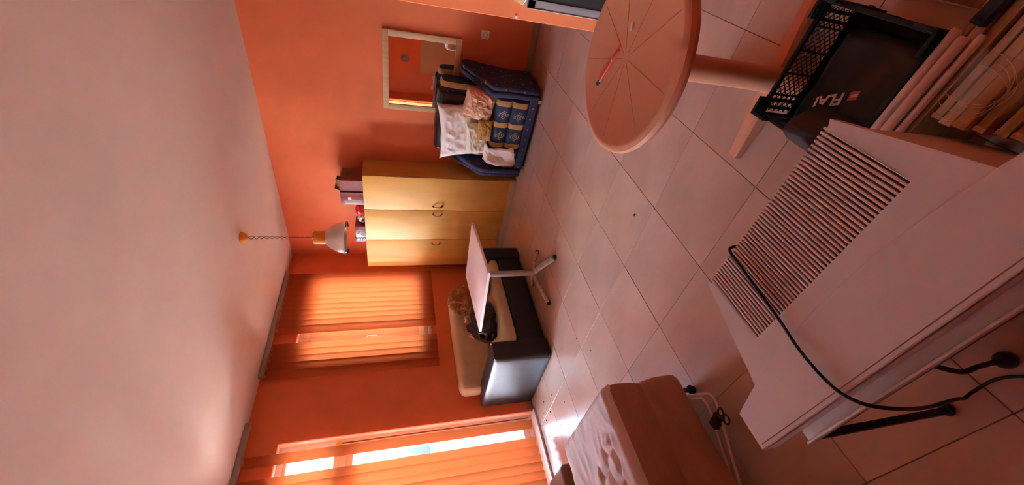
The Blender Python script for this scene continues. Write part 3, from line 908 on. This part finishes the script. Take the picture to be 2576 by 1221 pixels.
for k in range(4):
    a = math.radians((87, 180, 286, 14)[k])
    b = MB()
    def leg(u, v):
        t = .03 + u * .30
        wv = .036 - .013 * u
        hgt = .085 - .050 * u
        sq = [(-1, 0), (-1, .8), (-.7, 1), (.7, 1), (1, .8), (1, 0)]
        q = sq[min(5, int(round(v * 5)))]
        return (t, q[0] * wv, .004 + q[1] * (hgt - .004))
    b.grid(10, 6, leg)
    n0 = [(.03 + .30, -.023, .004), (.03 + .30, -.023, .029), (.03 + .30, -.016, .035), (.03 + .30, .016, .035), (.03 + .30, .023, .029), (.03 + .30, .023, .004)]
    f0 = [b.bm.verts.new(p) for p in n0]; b.bm.faces.new(f0)
    g0 = [b.bm.verts.new(p) for p in ((.03, -.036, .004), (.33, -.023, .004), (.33, .023, .004), (.03, .036, .004))]; b.bm.faces.new(g0)
    bmesh.ops.remove_doubles(b.bm, verts=b.bm.verts, dist=.001)
    lg = b.build('foot', M['plastic_o'], rtb, rot=(0, 0, a), smooth=35)
    MB().box((.30, -.018, 0), (.325, .018, .006), .001, 1).build('glide', M['plastic_o'], lg)
pen = thing('candy_stick', (-2.969, -3.7125, RZ + .0005), 'red plastic stick with a dark tip on the round table', 'stick', rz=math.atan2(.135, .066))
MB().box((-.070, -.0062, 0), (.070, .0062, .006), .002).build('stick_body', M['red'], pen)
MB().box((.074, -.0070, 0), (.094, .0070, .007), .002).build('stick_tip', M['ink'], pen)
MB().box((.069, -.0076, 0), (.075, .0076, .0065), .002).build('tip_ring', M['whitecloth'], pen)
MB().box((-.028, -.0066, .0055), (-.022, .0066, .0066), .0004, 1).build('pale_band', M['whitecloth'], pen)
pp = thing('paper_scrap', (-3.030, -3.855, RZ + .0005), 'small white folded scrap on the round table', 'paper', rz=.4)
MB().box((-.007, -.013, 0), (.007, .013, .0015), .0004, 1).build('paper_fold', M['whitecloth'], pp)
MB().box((-.007, -.013, 0), (.007, .013, .001), .0003, 1, Matrix.Translation((0, 0, .002)) @ Matrix.Rotation(.25, 4, 'Y')).build('paper_fold', M['whitecloth'], pp)

# ------------------------------------------------------------------ black crate with a bag inside
CX0, CX1, CY0, CY1, CZ = -3.575, -3.235, -4.045, -3.700, .250
cr = thing('plastic_crate', ((CX0 + CX1) / 2, (CY0 + CY1) / 2, 0), 'black slatted plastic crate beside the round table', 'crate')
o = cr.location
hx, hy = (CX1 - CX0) / 2, (CY1 - CY0) / 2
MB().box((-hx + .006, -hy + .006, .064), (hx - .006, hy - .006, .074), .002).build('crate_floor', M['black'], cr)


def lattice(L, z0, z1, name, loc, rz):
    b = MB()
    th = .0035
    z_m = [z0, z1]
    hgt = z1 - z0
    for sg in (-1, 1):
        n = int((L + hgt) / .021)
        for k in range(n):
            s0 = -L / 2 - (hgt if sg > 0 else 0) + k * .021
            # clip the slanted bar to the panel
            ta, tb = 0.0, 1.0
            e0, e1 = s0, s0 + hgt * sg if sg > 0 else s0 - hgt
            xa, xb = (s0, s0 + hgt) if sg > 0 else (s0, s0 - hgt)
            if sg < 0: xa += hgt * 0; 
            dx = xb - xa
            lo, hi = -L / 2, L / 2
            t0, t1 = 0.0, 1.0
            if dx > 0: t0 = max(t0, (lo - xa) / dx); t1 = min(t1, (hi - xa) / dx)
            else: t0 = max(t0, (hi - xa) / dx); t1 = min(t1, (lo - xa) / dx)
            if t1 - t0 < .03: continue
            b.tube([(xa + dx * t0, 0, z0 + hgt * t0), (xa + dx * t1, 0, z0 + hgt * t1)], th / 1.5, 4, False)
    return b.build(name, M['black'], cr, loc, (0, 0, rz), smooth=0)


CB = .064
for loc, L, rz in (((hx - .003, 0, 0), 2 * hy, PI / 2), ((-hx + .003, 0, 0), 2 * hy, PI / 2), ((0, hy - .003, 0), 2 * hx, 0), ((0, -hy + .003, 0), 2 * hx, 0)):
    p1 = lattice(L - .03, .125, .235, 'lattice_panel', loc, rz)
    MB().box((-L / 2, -.0025, .070), (L / 2, .0025, .125), .001, 1).build('lower_wall', M['black'], cr, loc, (0, 0, rz))
    MB().box((-L / 2, -.006, .233), (L / 2, .006, .247), .002).build('rim', M['black'], cr, loc, (0, 0, rz))
    for q in (-.3, -.1, .1, .3):
        MB().box((q * L - .003, -.005, .12), (q * L + .003, .005, .238), .001, 1).build('rib', M['black'], p1)
for sx in (-1, 1):
    for sy in (-1, 1):
        b = MB().box((sx * hx - .008, sy * hy - .008, .062), (sx * hx + .008, sy * hy + .008, .074), .002)
        for dx, dy in ((1, 0), (0, 1)):
            ax = sx * hx - sx * dx * .05; ay = sy * hy - sy * dy * .05
            for zz in (.078, .225, .255, .268):
                b.box((min(sx * hx, ax) - .005, min(sy * hy, ay) - .005, zz - .004), (max(sx * hx, ax) + .005, max(sy * hy, ay) + .005, zz + .004), .001, 1)
            for q in (0, .5, 1):
                xx = sx * hx + (ax - sx * hx) * q; yy = sy * hy + (ay - sy * hy) * q
                b.box((xx - .005, yy - .005, .072), (xx + .005, yy + .005, .268), .001, 1)
        b.build('corner_post', M['black'], cr)


tag(MB().box((-3.565, -4.02, 0), (-3.51, -3.72, .0635), .003).build('wooden_batten', M['wood_b']), 'short wooden batten under the edge of the black crate', 'batten')


def bagtop(u, v):
    x = CX0 + .018 + u * (CX1 - CX0 - .075)
    y = CY0 + .05 + v * (CY1 - CY0 - .065)
    z = .155 + .012 * fbm((u * 2, v * 2, 4), 3) + .02 * (1 - u) - .04 * (max(0, v - .92) * 10) ** 2 * .3
    e = min(u, 1 - u, v, 1 - v)
    z -= .10 * max(0, 1 - e / .05) ** 2
    return (x, y, z)


b = MB(); b.grid(40, 40, bagtop)
cb = b.build('carrier_bag', mat('dark_grey_bag', (.022, .018, .016), .38, .5, var=.25, bump=.12, bscale=18), smooth=80)
sm = cb.modifiers.new('thickness', 'SOLIDIFY'); sm.thickness = .012; sm.offset = -1
tag(cb, 'dark printed bag lying inside the black crate', 'bag')


def flap(u, v):
    x = CX0 + .02 + u * .175
    y = CY1 - .10 + v * .118
    z = .20 + .075 * min(1, v / .5) + .006 * fbm((u * 3, v * 3, 9), 3)
    if v > .75: z -= (v - .75) * .16
    return (x, y, z)


b = MB(); b.grid(20, 22, flap)
fo = b.build('bag_flap', M['leather_d'], cb, smooth=80)
sm = fo.modifiers.new('thickness', 'SOLIDIFY'); sm.thickness = .006


def text_mesh(txt, size, shear=0.0, ext=.0006):
    cu = bpy.data.curves.new('txt', 'FONT')
    cu.body = txt; cu.size = size; cu.shear = shear; cu.extrude = ext
    cu.align_x = 'LEFT'; cu.offset = .0012
    to = bpy.data.objects.new('txt', cu)
    COL.objects.link(to)
    dg = bpy.context.evaluated_depsgraph_get()
    me = bpy.data.meshes.new_from_object(to.evaluated_get(dg))
    bpy.data.objects.remove(to)
    return me


ta = math.atan2(.061, .103)
link('printed_lettering', text_mesh('FLAI', .045, .35), M['print'], cb, (-3.418, -3.850, .183), (0, 0, ta), smooth=0)
b = MB().prism([(0, 0), (.026, 0), (.034, .024), (.008, .024)], 0, .0008)
lg = b.build('printed_logo', M['printred'], cb, (-3.456, -3.872, .187), (0, 0, ta), smooth=0)
MB().prism([(.006, .008), (.022, .008), (.025, .016), (.009, .016)], .0008, .0014).build('logo_dash', M['print'], lg, smooth=0)

# ------------------------------------------------------------------ boards on edge, pipes and film beside the crate
spec = [(-3.598, .018, .225, -3.72, -4.95, 'wood_b'), (-3.622, .022, .232, -3.70, -5.10, 'wood_a'), (-3.648, .022, .228, -3.72, -5.00, 'wood_b'), (-3.675, .020, .222, -3.89, -5.00, 'wood_a')]
for k in range(10):
    xx = -3.702 - k * .0315
    spec.append((xx, (.026, .028, .022, .024, .028)[k % 5], (.225, .237, .228, .215, .222, .20, .21, .19, .18, .16)[k], -3.886 - .22 * (-3.70 - xx), (-5.05, -5.15, -4.9, -5.2, -5.0)[k % 5], ('wood_a', 'wood_a', 'wood_b', 'wood_a', 'wood_b', 'wood_a', 'wood_b', 'wood_c', 'wood_b', 'wood_c')[k]))
for k, (x, t, h, ya, yb, m) in enumerate(spec):
    c = thing('plank', (x, (ya + yb) / 2, 0), '%s wooden plank standing on edge in the stack beside the %s' % ({'wood_a': 'pale', 'wood_b': 'brown', 'wood_c': 'dark'}[m], 'black crate' if x > -3.66 else 'console heater'), 'plank', 'planks stacked on edge beside the crate')
    MB().box((-t / 2 + .001, -(ya - yb) / 2, 0), (t / 2 - .001, (ya - yb) / 2, h), .002, 1).build('board_length', M[m], c)
    MB().box((-t / 2, (ya - yb) / 2 - .012, .0), (t / 2, (ya - yb) / 2, h + .001), .001, 1).build('sawn_end', M['wood_a'], c)
for k, (x, z, yb, ya) in enumerate(((-3.594, .243, -4.060, -3.70), (-3.621, .250, -4.050, -3.70), (-3.645, .243, -4.062, -3.70))):
    pp = thing('pipe', (x, yb, z), ('short thick pale pipe lying on top of the plank stack' if k < 2 else 'thin pale pipe lying beside the two thick ones on the planks'), 'pipe', 'pale pipes on the planks')
    rr = .0115 if k < 2 else .008
    b = MB().tube([(0, 0, 0), (0, .004, 0), (0, ya - yb, 0)], rr, 14, True, [rr * .8, rr, rr]); b.build('pipe_length', M['pipe'], pp)
bb = thing('black_bar', (-3.620, -4.073, .233), 'short black bar lying on the planks', 'bar', rz=math.radians(-6))
MB().box((-.014, -.22, 0), (.014, 0, .022), .004).build('bar_body', M['black'], bb)
MB().box((-.010, -.012, .020), (.010, -.004, .026), .002).build('bar_clip', M['black'], bb)
flm = thing('stretch_film', (-3.745, -3.99, .24), 'torn loops of clear stretch film on the plank stack', 'film')
for k in range(4):
    pts = []
    a0 = random.uniform(-.4, .4); ra = random.uniform(.05, .11); rb = random.uniform(.035, .07)
    for q in range(26):
        t = a0 + q / 25 * PI * random.uniform(1.05, 1.08)
        pts.append((-ra * math.sin(t) * .8 + .045, rb * math.cos(t) + .02 - .004 * k, .012 + .028 * math.sin(t) + .004 * math.sin(t * 5 + k)))
    MB().tube(pts, .0006, 5).build('film_strand', M['pipe'], flm)


def filmf(u, v):
    return (-.06 + .14 * u, -.05 + .10 * v, .006 + .02 * abs(noise.noise((u * 5, v * 6, 2))) + .008 * math.sin(u * 9 + v * 4))


b = MB(); b.grid(24, 20, filmf); b.build('film_sheet', M['film'], flm, smooth=80)
sh = thing('plywood_sheet', (-3.30, -4.40, 0), 'brown plywood sheet on the floor behind the crate', 'board')
MB().box((-.24, -.30, 0), (.20, .30, .012), .001, 1).build('ply_panel', M['wood_c'], sh)
MB().box((-.24, .298, 0), (.20, .302, .0125), .0005, 1).build('ply_edge', M['wood_a'], sh)

# ------------------------------------------------------------------ console heater with slotted top
HZ = .550
ht = thing('console_heater', (-3.88, -3.60, 0), 'off-white slotted console heater in the foreground', 'heater')
o = ht.location
L = lambda x, y: (x - o[0], y - o[1])
TOP = [L(-3.690, -3.346), L(-3.690, -3.866), L(-4.00, -3.925), L(-4.00, -3.262)]
# body below the top
OUT = [L(-3.700, -3.352), L(-3.700, -3.858), L(-3.985, -3.915), L(-3.985, -3.272)]
INN = [L(-3.706, -3.360), L(-3.706, -3.851), L(-3.978, -3.905), L(-3.978, -3.281)]
b = MB()
for k in range(4):
    n_ = (k + 1) % 4
    b.prism([OUT[k], OUT[n_], INN[n_], INN[k]], .14, HZ - .030)
b.prism(OUT, .132, .140)
b.build('casing_body', M['casing'], ht, smooth=0)
# top plate frame: four borders around the slotted opening
sx0, sx1, sy0, sy1 = -3.896, -3.700, -3.846, -3.366
b = MB()
b.prism([L(sx1, sy1), L(-3.690, -3.346), L(-4.00, -3.262), L(-4.00, -3.30), L(sx0, sy1)], HZ - .030, HZ)
b.prism([L(sx1, sy0), L(sx0, sy0), L(-4.00, -3.885), L(-4.00, -3.925), L(-3.690, -3.866)], HZ - .030, HZ)
b.prism([L(sx0, sy1), L(-4.00, -3.30), L(-4.00, -3.885), L(sx0, sy0)], HZ - .030, HZ)
b.prism([L(-3.690, -3.346), L(sx1, sy1), L(sx1, sy0), L(-3.690, -3.866)], HZ - .034, HZ - .010)
b.build('top_plate', M['casing'], ht, smooth=0)
MB().box((-3.96 - o[0], -3.85 - o[1], .20), (-3.715 - o[0], -3.37 - o[1], .30), .004).build('heating_coil', M['black'], ht)
NS = 47
pit = (sy1 - sy0) / NS
gs = MB().box((sx0 - .001 - (sx0 + sx1) / 2, -pit * .29, -.014), (-3.689 - (sx0 + sx1) / 2, pit * .29, 0), .0012, 1).mesh('grille_slat')
gs.materials.append(M['casing'])
for k in range(NS + 1):
    yy = sy1 - k * pit
    inst('grille_slat', gs, ht, ((sx0 + sx1) / 2 - o[0], yy - o[1], HZ))
# bowed front cover lying over the front edge of the top
arc = []
for k in range(25):
    t = k / 24 * 2 - 1
    yy = -3.600 + t * .432
    arc.append(L(-3.940 - .060 * t * t, yy))
poly = arc + [L(-4.096, -3.168), L(-4.096, -4.032)]
MB().prism(poly, HZ - .012, HZ + .003, .002, seg=1).build('front_cover', M['casing'], ht, smooth=30)
MB().box((-4.096 - o[0], -4.032 - o[1], HZ - .045), (-4.084 - o[0], -3.168 - o[1], HZ - .001), .003).build('cover_lip', M['casing'], ht)
MB().box((-4.0865 - o[0], -4.02 - o[1], HZ + .0028), (-4.0845 - o[0], -3.18 - o[1], HZ + .0036)).build('cover_seam', M['wood_c'], ht, smooth=0)
MB().box((-4.126 - o[0], -3.95 - o[1], HZ - .060), (-4.00 - o[0], -3.264 - o[1], HZ - .046), .003).build('lower_flange', M['casing'], ht)
MB().box((-4.126 - o[0], -3.95 - o[1], HZ - .060), (-4.120 - o[0], -3.264 - o[1], HZ - .036), .002).build('flange_lip', M['casing'], ht)
MB().box((-4.075 - o[0], -3.93 - o[1], HZ - .047), (-3.99 - o[0], -3.27 - o[1], HZ - .012), .002).build('recess_back', M['casing'], ht)
for x, y, z1 in ((-4.112, -3.276, HZ - .06), (-4.112, -3.84, HZ - .06), (-3.72, -3.38, .16), (-3.72, -3.83, .16)):
    lg = MB().box((x - .011 - o[0], y - .006 - o[1], .012), (x + .007 - o[0], y + .006 - o[1], z1), .002).build('stand_leg', M['black'], ht)
    MB().lathe([(0, 0), (.016, 0), (.017, .006), (.014, .014), (0, .015)], 16, (x - o[0], y - o[1], 0)).build('rubber_foot', M['black'], lg)
for xa in (-3.72,):
    MB().box((xa - .007 - o[0], -3.845 - o[1], .13), (xa + .007 - o[0], -3.276 - o[1], .145), .002).build('stand_rail', M['black'], ht)
for ya in (-3.38, -3.83):
    MB().box((-3.99 - o[0], ya - .007 - o[1], .132), (-3.72 - o[0], ya + .007 - o[1], .146), .002).build('stand_rail', M['black'], ht)
# power cable: over the grille and the cover, down to the floor
cp = [(-3.672, -3.483, .30), (-3.668, -3.483, .45), (-3.674, -3.482, .530), (-3.690, -3.480, .5585), (-3.74, -3.474, .5585), (-3.80, -3.467, .5585), (-3.86, -3.461, .5585), (-3.92, -3.456, .560), (-3.97, -3.449, .562), (-4.02, -3.447, .5625), (-4.06, -3.449, .5620), (-4.097, -3.456, .559), (-4.128, -3.466, .535), (-4.147, -3.474, .48), (-4.150, -3.46, .38), (-4.135, -3.42, .24), (-4.118, -3.37, .10), (-4.112, -3.345, .03), (-4.105, -3.36, .006), (-4.105, -3.42, .006), (-4.125, -3.47, .006), (-4.17, -3.52, .006), (-4.24, -3.58, .006), (-4.30, -3.62, .006)]


def smooth_path(pts, n=6):
    P = [Vector(p) for p in pts]
    out = []
    for i in range(len(P) - 1):
        p0, p1, p2, p3 = P[max(0, i - 1)], P[i], P[i + 1], P[min(len(P) - 1, i + 2)]
        for k in range(n):
            t = k / n
            out.append(.5 * ((2 * p1) + (-p0 + p2) * t + (2 * p0 - 5 * p1 + 4 * p2 - p3) * t * t + (-p0 + 3 * p1 - 3 * p2 + p3) * t ** 3))
    out.append(P[-1])
    return out


tag(MB().tube(smooth_path(cp), .0040, 10).build('power_cable', M['black']), 'black power cable hanging over the console heater down to the floor', 'cable')
st = thing('plug_lead', (-4.084, -3.477, 0), 'black hanging plug lead under the heater front', 'cable')
MB().tube(smooth_path([(.0, .0, .03), (-.004, .003, .12), (-.010, .004, .20), (.02, .006, .27), (.05, .008, .32), (.075, .01, .345)]), .006, 10).build('lead', M['black'], st)
MB().lathe([(0, 0), (.017, .002), (.021, .012), (.019, .03), (.010, .042), (0, .044)], 20).build('plug', M['black'], st)

# ------------------------------------------------------------------ folding bed with mattress
bd = thing('folding_bed', (-4.33, -2.145, 0), 'folding guest bed with tufted white mattress and brown valance', 'bed')
BX0, BX1, BY0, BY1 = -5.30, -3.530, -2.480, -1.800
lx, ly = BX1 - BX0, BY1 - BY0
tufts = []
for a in range(-8, 9):
    for c_ in range(-3, 4):
        tufts.append((a * .12 + (.06 if c_ % 2 else 0) - .02, c_ * .095))


def topf(u, v):
    x = (u - .5) * lx; y = (v - .5) * ly
    ex = min(lx / 2 - abs(x), .12) / .12; ey = min(ly / 2 - abs(y), .08) / .08
    e = max(0, min(1, ex)) * max(0, min(1, ey))
    d = 0
    f1 = f2 = 9
    for tx, ty in tufts:
        q = (x - tx) ** 2 + 1.5 * (y - ty + .12 * (x - tx)) ** 2
        if q < f1: f1, f2 = q, f1
        elif q < f2: f2 = q
    inx = lx / 2 - .17 - .5 * max(0, y + .18) - abs(x); iny = ly / 2 - .06 - abs(y)
    k = max(0, min(1, inx / .05)) * max(0, min(1, iny / .05))
    cre = min(1, (f2 ** .5 - f1 ** .5) / .055)
    pad = k * (.024 * cre ** .6 - .010) + .005 * noise.noise((x * 9, y * 9, 1)) * k
    pad += .004 * (1 - k) * (1 - abs(noise.noise((x * 8 + y * 5, y * 16, 4))) * 2)
    r = .045
    rx = max(0, abs(x) - (lx / 2 - r)) / r; ry = max(0, abs(y) - (ly / 2 - r)) / r
    rr = min(1, math.hypot(rx, ry))
    z = .525 - r * (1 - math.sqrt(max(0, 1 - rr * rr))) + pad
    sc = 1
    return (x, y, z)


b = MB(); b.grid(200, 90, topf)
ORG = ((BX0 + BX1) / 2 + 4.33, (BY0 + BY1) / 2 + 2.145, 0)
b.build('mattress_top', M['mattress'], bd, ORG, smooth=80)


def ring_side(z0, z1, out0, out1, seed, nz, name, m):
    """cloth skirt round the bed"""
    b = MB()
    per = 2 * (lx + ly)
    n = 300

    def f(u, v):
        s = u * per
        rc = .05
        hx_, hy_ = lx / 2, ly / 2
        # rounded rectangle
        if s < lx: px, py, nx, ny = -hx_ + s, -hy_, 0, -1
        elif s < lx + ly: px, py, nx, ny = hx_, -hy_ + (s - lx), 1, 0
        elif s < 2 * lx + ly: px, py, nx, ny = hx_ - (s - lx - ly), hy_, 0, 1
        else: px, py, nx, ny = -hx_, hy_ - (s - 2 * lx - ly), -1, 0
        cx_, cy_ = max(-hx_ + rc, min(hx_ - rc, px)), max(-hy_ + rc, min(hy_ - rc, py))
        dd = Vector((px - cx_, py - cy_))
        nn = dd.normalized() if dd.length > 1e-6 else Vector((nx, ny))
        if abs(px - cx_) > 1e-6 and abs(py - cy_) > 1e-6: px, py = cx_ + nn.x * rc, cy_ + nn.y * rc
        z = z0 + (z1 - z0) * v
        ou = out0 + (out1 - out0) * v + .010 * math.sin(v * PI) + .006 * noise.noise((s * 5, v * 2, seed)) * (1.3 - v) + .004 * noise.noise((s * 17, v, seed))
        return (px + nn.x * ou, py + nn.y * ou, z)
    b.grid(n, nz, f)
    bmesh.ops.remove_doubles(b.bm, verts=b.bm.verts, dist=.0005)
    return b.build(name, m, bd, ORG, smooth=80)


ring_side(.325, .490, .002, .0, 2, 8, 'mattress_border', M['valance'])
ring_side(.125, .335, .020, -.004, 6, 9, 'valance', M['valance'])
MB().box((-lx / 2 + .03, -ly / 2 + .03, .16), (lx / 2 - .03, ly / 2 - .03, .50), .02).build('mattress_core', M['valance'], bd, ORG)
for sx in (-1, 1):
    for sy in (-1, 1):
        lg = MB().tube([(sx * (lx / 2 - .06), sy * (ly / 2 - .05), .17), (sx * (lx / 2 - .06), sy * (ly / 2 - .05), .045)], .012, 12).build('leg', M['black'], bd, ORG)
        MB().lathe([(.0, -.009), (.022, -.009), (.024, 0), (.022, .009), (0, .009)], 20).build('castor', M['black'], lg, loc=(sx * (lx / 2 - .06), sy * (ly / 2 - .05), .024), rot=(PI / 2, 0, .3))
lo = Vector((4.33, 2.145, 0))
for path in (((-3.600, -2.38, .095), (-3.624, -2.422, .092), (-3.657, -2.496, .09), (-3.689, -2.547, .09), (-3.741, -2.549, .09), (-3.81, -2.524, .09), (-4.015, -2.439, .09), (-4.30, -2.33, .095)),
             ((-3.600, -2.38, .108), (-3.623, -2.432, .104), (-3.667, -2.542, .095), (-3.706, -2.607, .09), (-3.767, -2.600, .09), (-3.838, -2.566, .09), (-4.027, -2.477, .09), (-4.30, -2.37, .095))):
    MB().tube([Vector(p) + lo for p in smooth_path(path)], .0062, 10).build('frame_tube', M['tubewhite'], bd)
kn = thing('black_clamp', (-3.795, -2.575, .097), 'black looped strap clamp on the tubes of the folding bed', 'clamp', rz=math.radians(15))
MB().box((-.020, -.022, -.014), (.020, .050, .016), .005).build('clamp_body', M['black'], kn)
for k in range(2):
    pts = []
    for q in range(25):
        a = q / 24 * 2 * PI
        pts.append((-.012 + .020 * math.cos(a) - .034 * k, -.052 + .017 * math.sin(a), .012 + .012 * math.sin(a * .5)))
    MB().tube(pts, .0042, 8).build('strap_loop', M['black'], kn)

# ------------------------------------------------------------------ brown stool by the door, grey cabinet by the partition
sto = thing('brown_pouf', (-3.735, -1.22, 0), 'brown leatherette stool between bed and balcony door', 'stool')
softl(sto, 'seat_pad', (-.16, -.16, .30), (.24, .20, .40), .035, M['brownleather'], 12)
softl(sto, 'stool_body', (-.15, -.15, .03), (.23, .19, .305), .02, M['brownleather'], 8)
for sx in (-.11, .19):
    for sy in (-.11, .15):
        MB().lathe([(0, 0), (.018, 0), (.022, .035), (0, .035)], 14, (sx, sy, 0)).build('stool_foot', M['black'], sto)

cbn = thing('grey_cabinet', (-1.60, -3.88, 0), 'low grey cabinet with dark glass door beside the partition', 'cabinet')
q = cbn.location
MB().box((-.135, -.25, .0), (.148, .252, .690), .004).build('cabinet_body', M['greycab'], cbn)
dd = MB()
for a, c in (((-.152, -.25, .02), (-.136, .252, .075)), ((-.152, -.25, .64), (-.136, .252, .688)), ((-.152, .205, .02), (-.136, .252, .688)), ((-.152, -.25, .02), (-.136, -.205, .688))):
    dd.box(a, c, .003)
dr_ = dd.build('cabinet_door', M['greycab'], cbn)
MB().box((-.146, -.206, .074), (-.140, .206, .641)).build('door_glass', M['darkglass'], dr_, smooth=0)
MB().box((-.157, .250, .0), (-.150, .2535, .690), .0005, 1).build('bright_edge', M['plastic_w'], dr_)
bw = thing('wooden_bowl', (-1.62, -3.745, .690), 'upturned wooden bowl on top of the grey cabinet', 'bowl')
MB().lathe([(.122, 0), (.125, .004), (.118, .04), (.095, .085), (.06, .112), (.045, .118), (.043, .124), (0, .124)], 40).build('bowl_shell', M['bowlwood'], bw)
MB().lathe([(.120, 0), (.126, .001), (.127, .005), (.122, .006)], 40).build('bowl_rim', M['plastic_w'], bw)
nl = thing('wall_plug', (-1.452, -3.512, .665), 'tiny white wall plug at the partition edge', 'wall plug')
MB().lathe([(0, .010), (.007, .009), (.010, .004), (.010, 0)], 14).build('plug_head', M['plastic_w'], nl, rot=(0, -PI / 2, 0))

# ------------------------------------------------------------------ crumbs on the floor
for k, (x, y, s) in enumerate(((-2.83, -1.62, .008), (-2.62, -1.48, .008), (-2.66, -.62, .011), (-2.75, -.46, .012), (-2.95, -.62, .008), (-2.60, -.36, .013), (-2.76, -.30, .014), (-2.90, -.26, .010), (-3.02, -.40, .009), (-2.85, -.85, .008), (-2.50, -1.02, .007), (-2.60, -2.76, .016), (-2.68, -.28, .008))):
    me = crumple_mesh((s, s * .7, s * .6), k, .3, 2, 2)
    tag(link('crumb', me, M['crumb'], None, (x, y, s * .25), (0, 0, k)), 'tiny dark crumb on the tiled floor', 'crumb', 'crumbs on the floor')
